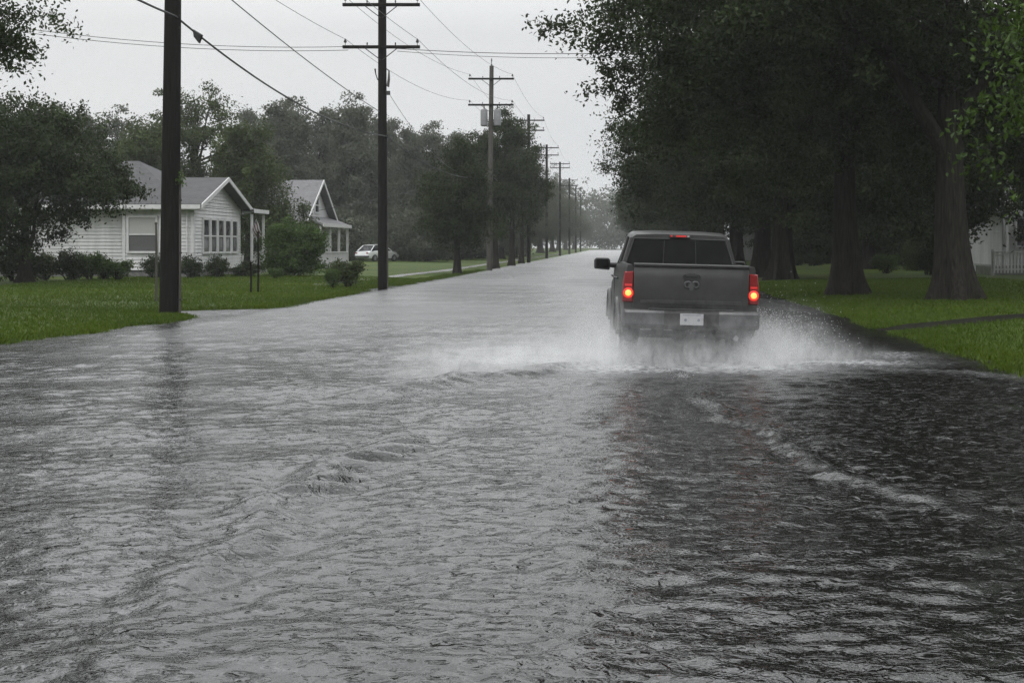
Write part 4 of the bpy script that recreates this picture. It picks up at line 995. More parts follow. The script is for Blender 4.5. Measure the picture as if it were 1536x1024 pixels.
def sedan(x, y, rz, label, paint):
    e = empty('parked_car', (x, y, gz(x, y) if y < 200 else -0.1), rz); tag(e, label, 'car')
    prof = [(-2.1, 0.34, 0.62), (-2.05, 0.30, 0.86), (-1.7, 0.28, 0.93), (-0.9, 0.27, 0.95), (0.2, 0.27, 0.95), (1.0, 0.27, 0.92), (1.75, 0.30, 0.80), (2.05, 0.34, 0.62)]
    rings = []
    for (yy, zb, zt_) in prof:
        w = 0.86 - 0.10 * (abs(yy) / 2.1) ** 4
        zm = (zb + zt_) / 2
        rings.append([(-w * 0.9, yy, zb), (w * 0.9, yy, zb), (w, yy, zm), (w * 0.97, yy, zt_ - 0.06), (w * 0.86, yy, zt_), (-w * 0.86, yy, zt_), (-w * 0.97, yy, zt_ - 0.06), (-w, yy, zm)])
    MB().loft(rings).build('body', paint, e, smooth=40)
    gh = []
    for (yy, zt_, wt) in [(-1.75, 0.9, 0.74), (-1.15, 1.36, 0.60), (-0.6, 1.45, 0.58), (0.2, 1.45, 0.58), (1.05, 0.9, 0.72)]:
        gh.append([(-0.76, yy, 0.9), (0.76, yy, 0.9), (wt, yy, zt_), (-wt, yy, zt_)])
    gl = MB().loft(gh).build('cabin_glass', M['glass'], e)
    rf = MB(); rf.slab([(-0.58, -1.2, 1.40), (0.58, -1.2, 1.40), (0.585, -0.6, 1.462), (-0.585, -0.6, 1.462)], (0, 0, 0.03)); rf.slab([(-0.585, -0.597, 1.462), (0.585, -0.597, 1.462), (0.58, 0.25, 1.462), (-0.58, 0.25, 1.462)], (0, 0, 0.03))
    for s in (-1, 1):
        for (a, b) in (((s * 0.765, -1.75, 0.93), (s * 0.62, -1.15, 1.4)), ((s * 0.77, -0.45, 0.93), (s * 0.60, -0.4, 1.46)), ((s * 0.74, 1.05, 0.93), (s * 0.60, 0.22, 1.47))): rf.tube([a, b], 0.04, 6)
    rf.build('roof', paint, e, smooth=50)
    for s in (-1, 1):
        for yy in (-1.3, 1.3): wheel(e, s * 0.78, yy, 0.31, 0.31, 0.2, s)
        MB().box(s * 0.62 - 0.12, s * 0.62 + 0.12, -2.1, -2.0, 0.68, 0.80).build('tail_light', M['lens'], e, bevel=0.02)
        MB().box(s * 0.60 - 0.14, s * 0.60 + 0.14, 1.93, 2.03, 0.60, 0.72).build('headlight', M['chrome'], e, bevel=0.02)
    MB().box(-0.8, 0.8, -2.16, -2.02, 0.36, 0.52).build('bumper', M['plastic'], e, bevel=0.03)
    return e
sedan(at(566, 118), 118, R(-30), 'white car parked on the lawn edge beside the pale roofed house', M['white_paint'])

# ------------------------------------------------------------------ pickup truck
truck = empty('pickup_truck', (1.06, 19.55, -0.05)); truck.rotation_euler = (R(0.3), R(1.5), R(2.4))
tag(truck, 'dark grey pickup truck with lit brake lights driving through the flooded road', 'pickup truck')
def half_ring(y, pts):           # pts on the right side from bottom to top, mirrored to a closed ring
    return [(x, y, z) for x, z in pts] + [(-x, y, z) for x, z in reversed(pts)]
def sect(y, w, ztop, zb=0.52, tw=0.93):
    return half_ring(y, [(w * 0.80, zb), (w * 0.955, zb + 0.02), (w * 0.985, 0.72), (w, 0.92), (w * 0.995, 1.06), (w * 0.97, 1.12), (w * 0.965, ztop - 0.16), (w * 0.955, ztop - 0.05), (w * tw, ztop)])
def cut(obj, cyls):
    me = obj.data
    for (x0, x1, y, z, r) in cyls:
        c = MB().lathe([(r, min(x0, x1)), (r, max(x0, x1))], (0, y, z), 'x', 32).build('cut', M['under'])
        md = obj.modifiers.new('b', 'BOOLEAN'); md.object = c; md.operation = 'DIFFERENCE'; md.solver = 'EXACT'
        bpy.context.view_layer.update()
        dg = bpy.context.evaluated_depsgraph_get()
        nm = bpy.data.meshes.new_from_object(obj.evaluated_get(dg))
        obj.modifiers.clear(); obj.data = nm; cm = c.data
        bpy.data.objects.remove(c)
# bed: sides with inner walls
def bed_sect(y, w, top):
    o_ = [(w * 0.80, 0.55), (w * 0.955, 0.57), (w * 0.985, 0.75), (w, 0.93), (w * 0.996, 1.05), (w * 0.975, 1.11), (w * 0.97, 1.30), (w * 0.965, top - 0.06), (w * 0.945, top), (w * 0.88, top), (w * 0.865, top - 0.04), (w * 0.86, 1.0)]
    return half_ring(y, o_)
bed = MB().loft([bed_sect(0.03, 0.985, 1.485), bed_sect(0.12, 1.0, 1.49), bed_sect(0.7, 1.012, 1.49), bed_sect(1.25, 1.018, 1.49), bed_sect(1.98, 1.008, 1.495)]).build('cargo_bed', M['paint'], truck, smooth=32)
cut(bed, [(0.70, 1.3, 1.22, 0.42, 0.47), (-0.70, -1.3, 1.22, 0.42, 0.47)])
for s in (-1, 1):
    a = MB(); pts = []
    for k in range(17):
        th = math.pi * k / 16; pts.append((s * 1.015, 1.22 + 0.5 * math.cos(th), 0.42 + 0.5 * math.sin(th)))
    a.tube(pts, 0.05, 8); a.build('wheel_arch', M['paint'], truck, smooth=60)
# cab + front
cab = MB().loft([sect(2.03, 1.0, 1.44), sect(3.0, 1.0, 1.44), sect(4.25, 0.995, 1.42), sect(4.75, 0.99, 1.36), sect(5.45, 0.96, 1.28), sect(5.6, 0.9, 1.18)]).build('body', M['paint'], truck, smooth=32)
cut(cab, [(0.70, 1.3, 4.82, 0.42, 0.47), (-0.70, -1.3, 4.82, 0.42, 0.47)])
for s in (-1, 1):
    a = MB(); pts = []
    for k in range(17):
        th = math.pi * k / 16; pts.append((s * 1.0, 4.82 + 0.5 * math.cos(th), 0.42 + 0.5 * math.sin(th)))
    a.tube(pts, 0.05, 8); a.build('wheel_arch', M['paint'], truck, smooth=60)
# greenhouse: roof and pillars as a shell, glass set inside
def gh(y, zr, wb, wr):            # ring of the cabin at y
    return [(wb, y, 1.40), (wb * 0.55 + wr * 0.45, y, 1.40 + (zr - 1.40) * 0.5), (wr + 0.02, y, zr - 0.13), (wr - 0.03, y, zr - 0.05), (wr - 0.12, y, zr - 0.012), (wr * 0.4, y, zr + 0.008)]
def ring_full(y, zr, wb, wr):
    p = gh(y, zr, wb, wr); return p + [(-a, b, c) for a, b, c in reversed(p)]
roof = MB()
def roof_sec(y, zr, wr): return [(wr + 0.02, y, zr - 0.11), (wr - 0.005, y, zr - 0.055), (wr - 0.06, y, zr - 0.02), (wr * 0.5, y, zr), (-wr * 0.5, y, zr), (-wr + 0.06, y, zr - 0.02), (-wr + 0.005, y, zr - 0.055), (-wr - 0.02, y, zr - 0.11), (-wr + 0.05, y, zr - 0.125), (wr - 0.05, y, zr - 0.125)]
roof.loft([roof_sec(2.06, 1.955, 0.765), roof_sec(2.16, 1.99, 0.785), roof_sec(2.6, 2.015, 0.79), roof_sec(3.2, 2.01, 0.785), roof_sec(3.62, 1.94, 0.76)])
roof.build('roof', M['paint'], truck, smooth=40)
def pillar(name, a, b, wa, wb_, da, db, mat='paint', parent=truck):
    """a flat-section post from a to b with width along x and depth along y"""
    a, b = Vector(a), Vector(b)
    r0 = [a + Vector(v) for v in ((-wa, -da, 0), (wa, -da, 0), (wa, da, 0), (-wa, da, 0))]
    r1 = [b + Vector(v) for v in ((-wb_, -db, 0), (wb_, -db, 0), (wb_, db, 0), (-wb_, db, 0))]
    return MB().loft([r0, r1]).build(name, M[mat], parent, bevel=0.02)
for s in (-1, 1):
    pillar('rear_pillar', (s * 0.905, 2.14, 1.38), (s * 0.755, 2.17, 1.90), 0.045, 0.05, 0.10, 0.10)
    pillar('door_pillar', (s * 0.925, 3.10, 1.38), (s * 0.775, 3.08, 1.92), 0.03, 0.03, 0.05, 0.05)
    pillar('front_pillar', (s * 0.90, 4.30, 1.36), (s * 0.755, 3.58, 1.88), 0.035, 0.03, 0.06, 0.05)
    # side windows
    for (y0_, y1_, y1t) in ((2.26, 3.04, 3.02), (3.16, 4.2, 3.55)):
        MB().slab([(s * 0.905, y0_, 1.42), (s * 0.905, y1_, 1.42), (s * 0.765, y1t, 1.89), (s * 0.765, y0_, 1.89)], (-s * 0.012, 0, 0)).build('side_window', M['tint'], truck)
    hd = MB(); hd.tube([(s * 0.985, 3.2, 1.22), (s * 1.03, 3.24, 1.23), (s * 1.03, 3.42, 1.23), (s * 0.985, 3.46, 1.22)], 0.018, 8); hd.build('door_handle', M['chrome'], truck, smooth=60)
    hd = MB(); hd.tube([(s * 0.985, 2.2, 1.22), (s * 1.03, 2.24, 1.23), (s * 1.03, 2.38, 1.23), (s * 0.985, 2.42, 1.22)], 0.018, 8); hd.build('door_handle', M['chrome'], truck, smooth=60)
    d = MB(); d.box(s * 1.0 - 0.004, s * 1.0 + 0.004, 3.06, 3.075, 0.62, 1.4); d.build('door_seam', M['plastic'], truck)
    mr = MB(); mr.loft([[(s * x, y, z) for x, z in ((1.06, 1.31), (1.33, 1.33), (1.335, 1.48), (1.30, 1.52), (1.08, 1.52), (1.05, 1.48))] for y in (3.80, 3.84, 3.93, 3.98)])
    mo = mr.build('mirror', M['plastic'], truck, bevel=0.025)
    a = MB(); a.tube([(s * 0.93, 3.95, 1.39), (s * 1.08, 3.9, 1.40)], [0.05, 0.04], 8); a.build('mirror_arm', M['plastic'], mo, smooth=60)
    MB().box(s * 1.19 - 0.105, s * 1.19 + 0.105, 3.785, 3.797, 1.35, 1.50).build('mirror_glass', M['tint'], mo)
    for (y, ) in ((1.22,), (4.82,)): wheel(truck, s * 0.86, y, 0.40, 0.40, 0.28, s)
# rear window with three panes and frame
rw = MB().slab([(-0.885, 2.022, 1.40), (0.885, 2.022, 1.40), (0.735, 2.052, 1.872), (-0.735, 2.052, 1.872)], (0, 0.012, 0)).build('rear_window', M['tint'], truck)
fr = MB()
fr.tube([(-0.89, 2.02, 1.40), (0.89, 2.02, 1.40), ], 0.012, 6); fr.tube([(-0.74, 2.05, 1.875), (0.74, 2.05, 1.875)], 0.012, 6)
for s in (-1, 1):
    fr.tube([(s * 0.89, 2.02, 1.40), (s * 0.74, 2.05, 1.875)], 0.012, 6); fr.tube([(s * 0.27, 2.018, 1.41), (s * 0.25, 2.046, 1.86)], 0.007, 6)
fr.build('window_seal', M['plastic'], rw)
MB().slab([(-0.72, 3.68, 1.86), (0.72, 3.68, 1.86), (0.88, 4.36, 1.36), (-0.88, 4.36, 1.36)], (0, 0.012, 0)).build('windscreen', M['tint'], truck)
# seats and headrests inside are dark, give the cabin a floor and back
st = MB()
for s in (-1, 1):
    st.box(s * 0.42 - 0.26, s * 0.42 + 0.26, 3.0, 3.14, 1.0, 1.55); st.box(s * 0.42 - 0.13, s * 0.42 + 0.13, 3.02, 3.12, 1.58, 1.74)
st.build('seat', M['plastic'], truck, bevel=0.04)
# third brake light on the roof edge
tb = MB().box(-0.17, 0.17, 2.01, 2.075, 1.895, 1.948).build('third_brake_light', M['plastic'], truck, bevel=0.012)
MB().box(-0.07, 0.10, 2.0, 2.012, 1.912, 1.94).build('lens', M['lens_dim'], tb); MB().box(-0.155, -0.125, 2.0, 2.012, 1.912, 1.94).build('lens', M['lens_dim'], tb); MB().box(0.115, 0.15, 2.0, 2.012, 1.912, 1.94).build('lens', M['plate'], tb)
# tailgate: sculpted outer skin, bulging slightly, with a spoiler lip
tg = []
for z, y in ((0.86, -0.015), (0.90, -0.035), (1.05, -0.045), (1.18, -0.05), (1.30, -0.045), (1.39, -0.04), (1.425, -0.022), (1.455, -0.02), (1.47, -0.05), (1.50, -0.055), (1.515, -0.03), (1.515, 0.05), (1.40, 0.06), (0.9, 0.06)):
    tg.append((y, z))
rings = []
for x in (-0.845, -0.82, -0.7, -0.35, 0, 0.35, 0.7, 0.82, 0.845):
    e_ = 0.012 if abs(x) > 0.83 else 0.0
    rings.append([(x, y * (1 - 0.12 * abs(x) ** 3) + e_, z) for y, z in tg])
gate = MB().loft(rings).build('tailgate', M['paint'], truck, smooth=30)
MB().slab([(-0.74, -0.047, 0.93), (0.74, -0.047, 0.93), (0.74, -0.051, 0.98), (-0.74, -0.051, 0.98)], (0, 0.01, 0)).build('crease', M['paint'], gate, bevel=0.004)
hb = MB(); pts = [(0.135 * math.cos(a) , 0.062 * math.sin(a)) for a in [2 * math.pi * k / 20 for k in range(20)]]
hb.slab([(x, -0.062, 1.33 + z) for x, z in pts], (0, 0.02, 0))
hb = hb.build('handle', M['plastic'], gate, bevel=0.006)
MB().box(-0.10, 0.10, -0.078, -0.064, 1.325, 1.372).build('lever', M['plastic'], hb, bevel=0.008)
# horned emblem
em = MB()
for s in (-1, 1):
    pts = []
    for k in range(15):
        t = k / 14; a = R(135) - t * R(285); r = 0.054 * (1 - 0.5 * t)
        pts.append((s * (0.062 + r * math.cos(a)), -0.064 - 0.006 * t, 1.205 + r * math.sin(a)))
    em.tube(pts, [0.021 - 0.012 * k / 14 for k in range(15)], 8)
em.slab([(-0.055, -0.07, 1.255), (0.055, -0.07, 1.255), (0.042, -0.07, 1.20), (0.022, -0.07, 1.13), (-0.022, -0.07, 1.13), (-0.042, -0.07, 1.20)], (0, 0.02, 0))
em.build('emblem', M['chrome'], gate, smooth=50)
# tail lights
for s in (-1, 1):
    hs = MB(); x0, x1 = 0.848, 1.0
    ring_ = lambda y, k: [(s * (x0 + k), y, 0.94 + k), (s * (x1 - k), y + 0.03, 0.94 + k), (s * (x1 + 0.004 - k), y + 0.03, 1.2), (s * (x1 - 0.02 - k), y + 0.03, 1.385 - k), (s * (x0 + k), y, 1.39 - k)]
    tl = MB().loft([ring_(0.06, 0), ring_(-0.005, 0), ring_(-0.028, 0.014)]).build('tail_light', M['lens'], truck, smooth=30)
    cx, cz = s * 0.922, 1.075
    MB().lathe([(0.064, 0.0), (0.077, 0.004), (0.0785, 0.014)], (cx, -0.038, cz), 'y', 24).build('lit_lens', M['lens_lit'], tl, smooth=50)
    MB().lathe([(0.038, 0.0), (0.046, 0.005), (0.047, 0.012)], (cx, -0.046, cz), 'y', 20).build('bulb', M['bulb'], tl, smooth=50)
    MB().box(min(s * 0.868, s * 0.975), max(s * 0.868, s * 0.975), -0.036, -0.026, 1.175, 1.205).build('reflector', M['lens_dim'], tl, bevel=0.004)
    MB().box(min(s * 0.868, s * 0.975), max(s * 0.868, s * 0.975), -0.034, -0.026, 0.955, 0.985).build('reverse_lens', M['lens'], tl, bevel=0.004)
# bumper: bright ends, dark centre with plate
bm_ = MB()
bm_.loft([[(x, -0.02, 0.58), (x, -0.17 + d, 0.58), (x, -0.20 + d, 0.62), (x, -0.20 + d, 0.80), (x, -0.17 + d, 0.845), (x, -0.02, 0.845)] for x, d in ((-1.0, 0.10), (-0.97, 0.05), (-0.86, 0.01), (-0.4, 0), (0.4, 0), (0.86, 0.01), (0.97, 0.05), (1.0, 0.10))])
bump = bm_.build('rear_bumper', M['under'], truck, smooth=30)
for s in (-1, 1):
    e_ = MB(); e_.loft([[(s * x, -0.03, 0.60), (s * x, -0.19 + d, 0.60), (s * x, -0.215 + d, 0.635), (s * x, -0.215 + d, 0.80), (s * x, -0.19 + d, 0.835), (s * x, -0.03, 0.835)] for x, d in ((0.40, 0.012), (0.43, 0), (0.86, 0.01), (0.97, 0.05), (1.005, 0.10))])
    e_.build('bumper_end', M['chrome'], bump, smooth=30)
MB().box(-0.62, 0.62, -0.19, -0.03, 0.847, 0.862).build('step_pad', M['plastic'], bump, bevel=0.004)
pl = MB().box(-0.17, 0.17, -0.232, -0.212, 0.635, 0.80).build('licence_plate', M['plate'], bump, bevel=0.004)
for x in (-0.09, 0.10): MB().lathe([(0.02, -0.2345), (0.022, -0.2322)], (x, 0, 0.71), 'y', 12).build('plate_mark', M['plate_ink'], pl)
MB().box(-0.13, 0.13, -0.2338, -0.2325, 0.775, 0.785).build('plate_band', M['plate_ink'], pl)
# chassis, axle, exhaust
ch = MB(); ch.box(-0.5, -0.38, 0.05, 5.3, 0.48, 0.62); ch.box(0.38, 0.5, 0.05, 5.3, 0.48, 0.62); ch.box(-0.75, 0.75, 0.3, 5.2, 0.62, 0.72); ch.tube([(-0.8, 1.22, 0.40), (0.8, 1.22, 0.40)], 0.06, 10); ch.lathe([(0.05, 1.05), (0.16, 1.15), (0.17, 1.27), (0.05, 1.4)], (0, 0, 0.40), 'y', 14)
ch.build('chassis', M['under'], truck)
MB().box(-0.035, 0.035, -0.28, 0.1, 0.50, 0.57).build('tow_hitch', M['under'], truck, bevel=0.01)
MB().tube([(0.62, 1.9, 0.46), (0.66, 0.3, 0.46), (0.68, 0.02, 0.44)], 0.04, 12, cap=True).build('exhaust_pipe', M['rim'], truck, smooth=60)
fb = MB().box(-0.98, 0.98, 5.55, 5.72, 0.5, 0.78).build('front_bumper', M['chrome'], truck, bevel=0.04)
for s in (-1, 1): MB().box(s * 0.75 - 0.16, s * 0.75 + 0.16, 5.52, 5.62, 0.88, 1.1).build('headlight', M['plate'], truck, bevel=0.03)
for s in (-1, 1): MB().slab([(s * 0.72, 0.02, 0.62), (s * 0.99, 0.02, 0.62), (s * 0.98, 0.72, 0.30), (s * 0.72, 0.72, 0.30)], (0, 0.01, 0)).build('mud_flap', M['plastic'], truck)

# ------------------------------------------------------------------ spray
def drop_mat():
    m, nt, b = new_mat('water drops')
    f = noise_fac(nt, 30, 2)
    L(nt, ramp(nt, f, [(0.3, (0.62, 0.63, 0.64)), (0.7, (0.8, 0.8, 0.81))]), b.inputs['Base Color'])
    b.inputs['Roughness'].default_value = 0.15; b.inputs['IOR'].default_value = 1.33
    b.inputs['Transmission Weight'].default_value = 0.35
    return m
M['drop'] = drop_mat()
def drops():
    rg = np.random.default_rng(303); P = []; S = []
    def jet(n, o, d0, spread, v0, v1, t1, s0, s1):
        o = np.array(o); d = np.array(d0, float)[None] + rg.normal(size=(n, 3)) * np.array(spread)[None]
        v = rg.uniform(v0, v1, n)[:, None] * d; t = (rg.random(n) ** 0.8 * t1)[:, None]
        p = o[None] + rg.normal(size=(n, 3)) * 0.06 + v * t + np.array([0, 0, -4.9])[None] * t * t
        ok = p[:, 2] > 0.0
        P.append(p[ok]); S.append(1.0 * rg.uniform(s0, s1, ok.sum()) * rg.uniform(0.4, 1, ok.sum()))
    # rear wheels and front wheels throw water out and back
    jet(9360, (2.0, 20.9, 0.1), (0.75, -0.55, 0.9), (0.25, 0.35, 0.22), 1.1, 2.7, 0.6, 0.005, 0.012)
    jet(7920, (1.9, 24.0, 0.1), (0.9, -0.9, 0.95), (0.25, 0.4, 0.22), 1.2, 2.9, 0.58, 0.005, 0.012)
    jet(6840, (0.1, 20.9, 0.1), (-0.9, -0.5, 0.6), (0.35, 0.35, 0.25), 1.2, 3.4, 0.5, 0.004, 0.009)
    jet(5400, (0.0, 24.2, 0.1), (-1.0, -0.8, 0.6), (0.3, 0.4, 0.25), 1.5, 3.4, 0.5, 0.004, 0.009)
    jet(5400, (0.15, 20.2, 0.05), (0.0, -0.7, 0.75), (0.35, 0.4, 0.3), 0.8, 2.6, 0.5, 0.004, 0.009)
    jet(5400, (1.95, 20.2, 0.05), (0.1, -0.7, 0.75), (0.35, 0.4, 0.3), 0.8, 2.6, 0.5, 0.004, 0.009)
    jet(800, (0.85, 17.6, 0.02), (0.02, -0.8, 0.35), (0.3, 0.9, 0.2), 0.3, 1.3, 0.3, 0.004, 0.007)
    P = np.concatenate(P); S = np.concatenate(S)[:, None]
    D = np.array([(1, 0, 0), (0, 1, 0), (-1, 0, 0), (0, -1, 0), (0, 0, 1), (0, 0, -1)], float)
    V = (P[:, None, :] + D[None] * S[:, None, :]).reshape(-1, 3)
    f = np.array([(0, 1, 4), (1, 2, 4), (2, 3, 4), (3, 0, 4), (1, 0, 5), (2, 1, 5), (3, 2, 5), (0, 3, 5)])
    Q = (np.arange(len(P))[:, None, None] * 6 + f[None]).reshape(-1, 3)
    return V, Q
V, Q = drops(); o = np_obj('water_drops', V, Q, M['drop'], smooth=True); tag(o, kind='stuff')
def mist():
    m = bpy.data.materials.new('spray mist'); m.use_nodes = True; nt = m.node_tree; nt.nodes.clear()
    out = N(nt, 'ShaderNodeOutputMaterial'); pv = N(nt, 'ShaderNodeVolumePrincipled')
    pv.inputs['Color'].default_value = (0.96, 0.965, 0.97, 1); pv.inputs['Anisotropy'].default_value = 0.2
    tc = N(nt, 'ShaderNodeTexCoord'); sep = N(nt, 'ShaderNodeSeparateXYZ'); L(nt, tc.outputs['Object'], sep.inputs[0])
    def m_(op, a, b=None):
        n = N(nt, 'ShaderNodeMath', operation=op)
        for i, v in enumerate((a, b)):
            if v is None: continue
            if hasattr(v, 'links'): L(nt, v, n.inputs[i])
            else: n.inputs[i].default_value = v
        return n.outputs[0]
    x, y, z = sep.outputs
    def plume(cx, cy, sx, sy, h, amp, tilt=0.0):
        dx = m_('DIVIDE', m_('SUBTRACT', x, cx), sx); dy = m_('DIVIDE', m_('SUBTRACT', y, cy), sy); dz = m_('DIVIDE', z, h)
        s = m_('ADD', m_('ADD', m_('MULTIPLY', dx, dx), m_('MULTIPLY', dy, dy)), m_('MULTIPLY', dz, dz))
        return m_('MULTIPLY', m_('POWER', 2.718, m_('MULTIPLY', s, -1.0)), amp)
    d = None
    for p in PLUMES:
        q = plume(*p); d = q if d is None else m_('ADD', d, q)
    n1 = N(nt, 'ShaderNodeTexNoise'); n1.inputs['Scale'].default_value = 2.8; n1.inputs['Detail'].default_value = 4; n1.inputs['Roughness'].default_value = 0.6; n1.inputs['Distortion'].default_value = 0.8
    L(nt, tc.outputs['Object'], n1.inputs['Vector'])
    n2 = N(nt, 'ShaderNodeTexNoise'); n2.inputs['Scale'].default_value = 7.5; n2.inputs['Detail'].default_value = 3; n2.inputs['Distortion'].default_value = 1.2
    mp = N(nt, 'ShaderNodeMapping'); mp.inputs['Rotation'].default_value = (0.5, 0.3, 0.2); mp.inputs['Scale'].default_value = (1.3, 0.5, 0.8); L(nt, tc.outputs['Object'], mp.inputs['Vector']); L(nt, mp.outputs['Vector'], n2.inputs['Vector'])
    k = m_('MAXIMUM', m_('SUBTRACT', m_('ADD', m_('MULTIPLY', n1.outputs['Fac'], 5.6), m_('MULTIPLY', n2.outputs['Fac'], 4.4)), 3.9), 0.0)
    d = m_('MAXIMUM', m_('SUBTRACT', m_('MULTIPLY', m_('MULTIPLY', d, k), 0.5), 0.02), 0.0)
    L(nt, d, pv.inputs['Density']); L(nt, pv.outputs['Volume'], out.inputs['Volume'])
    try: m.cycles.volume_step_rate = 0.7
    except Exception: pass
    return m
PLUMES = [(-1.2, 20.9, 1.5, 0.9, 0.36, 1.2), (-1.0, 19.5, 0.8, 0.7, 0.24, 1.5), (-1.9, 18.5, 0.8, 0.7, 0.14, 1.5), (-2.7, 17.7, 0.7, 0.6, 0.08, 1.0), (-0.1, 19.6, 0.45, 0.8, 0.50, 2.0), (-0.2, 23.6, 0.5, 1.6, 0.6, 0.9), (2.1, 19.7, 0.45, 0.9, 0.46, 1.5), (2.7, 20.8, 0.6, 1.0, 0.52, 1.05), (3.1, 20.4, 0.75, 0.6, 0.2, 1.4),
          (1.0, 19.0, 1.3, 0.5, 0.26, 1.6), (1.05, 19.1, 1.25, 0.35, 0.62, 1.1), (-2.6, 20.2, 1.0, 0.9, 0.14, 0.9)]
M['mist'] = mist()
o = MB().box(-4.6, 5.2, 16.8, 26.2, -0.06, 1.7).build('spray_mist', M['mist']); tag(o, kind='stuff')

# low splash mist of heavy rain, added to brighten the far flooded road
rm_ = bpy.data.materials.new('added splash mist'); rm_.use_nodes = True; nt = rm_.node_tree; nt.nodes.clear()
out = N(nt, 'ShaderNodeOutputMaterial'); pv = N(nt, 'ShaderNodeVolumePrincipled')
pv.inputs['Color'].default_value = (0.97, 0.972, 0.98, 1); pv.inputs['Density'].default_value = 0.2; pv.inputs['Anisotropy'].default_value = 0.3
L(nt, pv.outputs['Volume'], out.inputs['Volume'])
mb = MB(); rows = [(21, .01), (24, .05), (30, .08)] + [(y, .08) for y in (60, 100, 160, 230, 300, 420)]
mb.loft([[(-9.1 if y < 60 else -8.6, y, -0.02), (1.6 if y < 40 else 3.2, y, -0.02), (1.6 if y < 40 else 3.2, y, zt_), (-9.1 if y < 60 else -8.6, y, zt_)] for y, zt_ in rows])
o = mb.build('added_splash_mist', rm_); tag(o, kind='stuff')

# ------------------------------------------------------------------ air, sky, sun, camera
hm = bpy.data.materials.new('rain haze'); hm.use_nodes = True; nt = hm.node_tree; nt.nodes.clear()
out = N(nt, 'ShaderNodeOutputMaterial'); pv = N(nt, 'ShaderNodeVolumePrincipled')
pv.inputs['Color'].default_value = (0.93, 0.945, 0.96, 1); pv.inputs['Density'].default_value = 0.00042; pv.inputs['Anisotropy'].default_value = 0.25
L(nt, pv.outputs['Volume'], out.inputs['Volume'])
o = MB().box(-305, 305, -65, 625, -1.2, 27).build('haze', hm); tag(o, kind='stuff')

w = bpy.data.worlds.new('World'); scene.world = w; w.use_nodes = True; nt = w.node_tree; nt.nodes.clear()
out = N(nt, 'ShaderNodeOutputWorld'); bg = N(nt, 'ShaderNodeBackground'); sky = N(nt, 'ShaderNodeTexSky', sky_type='NISHITA')
SUN_EL, SUN_ROT = R(58), R(200)
sky.sun_disc = False; sky.sun_elevation = SUN_EL; sky.sun_rotation = SUN_ROT; sky.air_density = 2.0; sky.dust_density = 6.0; sky.ozone_density = 1.0
hs = N(nt, 'ShaderNodeHueSaturation'); hs.inputs['Saturation'].default_value = 0.25; L(nt, sky.outputs['Color'], hs.inputs['Color'])
tc = N(nt, 'ShaderNodeTexCoord'); cn = N(nt, 'ShaderNodeTexNoise'); cn.inputs['Scale'].default_value = 2.2; cn.inputs['Detail'].default_value = 5
mp = N(nt, 'ShaderNodeMapping'); mp.inputs['Scale'].default_value = (1, 1, 2.5); L(nt, tc.outputs['Generated'], mp.inputs['Vector']); L(nt, mp.outputs['Vector'], cn.inputs['Vector'])
cl = ramp(nt, cn.outputs['Fac'], [(0.3, (8.0, 8.2, 8.45)), (0.7, (9.0, 9.1, 9.15))])
mx = N(nt, 'ShaderNodeMix', data_type='RGBA'); mx.inputs['Factor'].default_value = 0.88
L(nt, hs.outputs['Color'], mx.inputs['A']); L(nt, cl, mx.inputs['B'])
sz_ = N(nt, 'ShaderNodeSeparateXYZ'); L(nt, tc.outputs['Generated'], sz_.inputs[0])
mr_ = N(nt, 'ShaderNodeMapRange'); mr_.inputs['From Min'].default_value = 0.155; mr_.inputs['From Max'].default_value = 0.38; mr_.inputs['To Min'].default_value = 0.096; mr_.inputs['To Max'].default_value = 0.20
L(nt, sz_.outputs['Z'], mr_.inputs['Value'])
cn2 = N(nt, 'ShaderNodeTexNoise'); cn2.inputs['Scale'].default_value = 4.5; cn2.inputs['Detail'].default_value = 5; cn2.inputs['Roughness'].default_value = 0.6; L(nt, tc.outputs['Generated'], cn2.inputs['Vector'])
cv = N(nt, 'ShaderNodeMapRange'); cv.inputs['From Min'].default_value = 0.34; cv.inputs['From Max'].default_value = 0.66; cv.inputs['To Min'].default_value = 0.35; cv.inputs['To Max'].default_value = 1.75; L(nt, cn2.outputs['Fac'], cv.inputs['Value'])
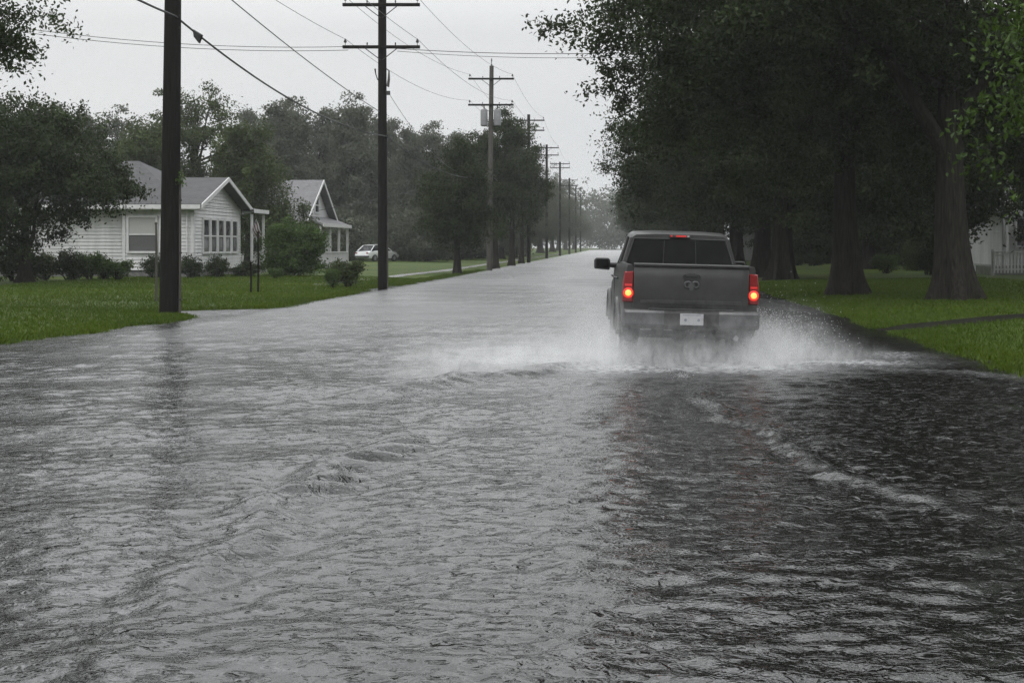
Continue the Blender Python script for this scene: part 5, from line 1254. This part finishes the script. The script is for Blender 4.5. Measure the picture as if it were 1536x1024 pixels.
up_ = N(nt, 'ShaderNodeMapRange'); up_.inputs['From Min'].default_value = 0.19; up_.inputs['From Max'].default_value = 0.30; L(nt, sz_.outputs['Z'], up_.inputs['Value'])
cm = N(nt, 'ShaderNodeMix', data_type='FLOAT'); cm.inputs['A'].default_value = 1.0; L(nt, up_.outputs['Result'], cm.inputs['Factor']); L(nt, cv.outputs['Result'], cm.inputs['B'])
ml = N(nt, 'ShaderNodeMath', operation='MULTIPLY'); L(nt, mr_.outputs['Result'], ml.inputs[0]); L(nt, cm.outputs['Result'], ml.inputs[1]); L(nt, ml.outputs[0], bg.inputs['Strength'])
L(nt, mx.outputs['Result'], bg.inputs['Color'])
L(nt, bg.outputs['Background'], out.inputs['Surface'])
sl_ = bpy.data.lights.new('sun', 'SUN'); sl_.energy = 0.5;  sl_.specular_factor = 0.6; sl_.angle = R(40); sl_.color = (1.0, 0.98, 0.95)
so = bpy.data.objects.new('sun', sl_); col.objects.link(so)
az = SUN_ROT
so.rotation_euler = Vector((-math.sin(az) * math.cos(SUN_EL), -math.cos(az) * math.cos(SUN_EL), -math.sin(SUN_EL))).to_track_quat('-Z', 'Y').to_euler()

cam = bpy.data.cameras.new('camera'); co = bpy.data.objects.new('camera', cam); col.objects.link(co)
co.location = (0, 0, H); co.rotation_euler = (R(90), 0, 0)
cam.sensor_width = 36; cam.lens = F / 1536 * 36
cam.shift_x = (768 - 925) / 1536; cam.shift_y = (367 - 512) / 1536
cam.clip_end = 3000; cam.clip_start = 0.1
scene.camera = co
scene.view_settings.view_transform = 'Standard'; scene.view_settings.look = 'None'; scene.view_settings.exposure = 0; scene.view_settings.gamma = 1
cy = scene.cycles
cy.use_denoising = True; cy.denoising_prefilter = 'NONE'
cy.max_bounces = 8; cy.diffuse_bounces = 3; cy.glossy_bounces = 3; cy.transmission_bounces = 4; cy.volume_bounces = 2
cy.sample_clamp_indirect = 6; cy.caustics_reflective = False; cy.caustics_refractive = False
cy.volume_max_steps = 128
cy.use_adaptive_sampling = True; cy.adaptive_threshold = 0.02; cy.adaptive_min_samples = 20
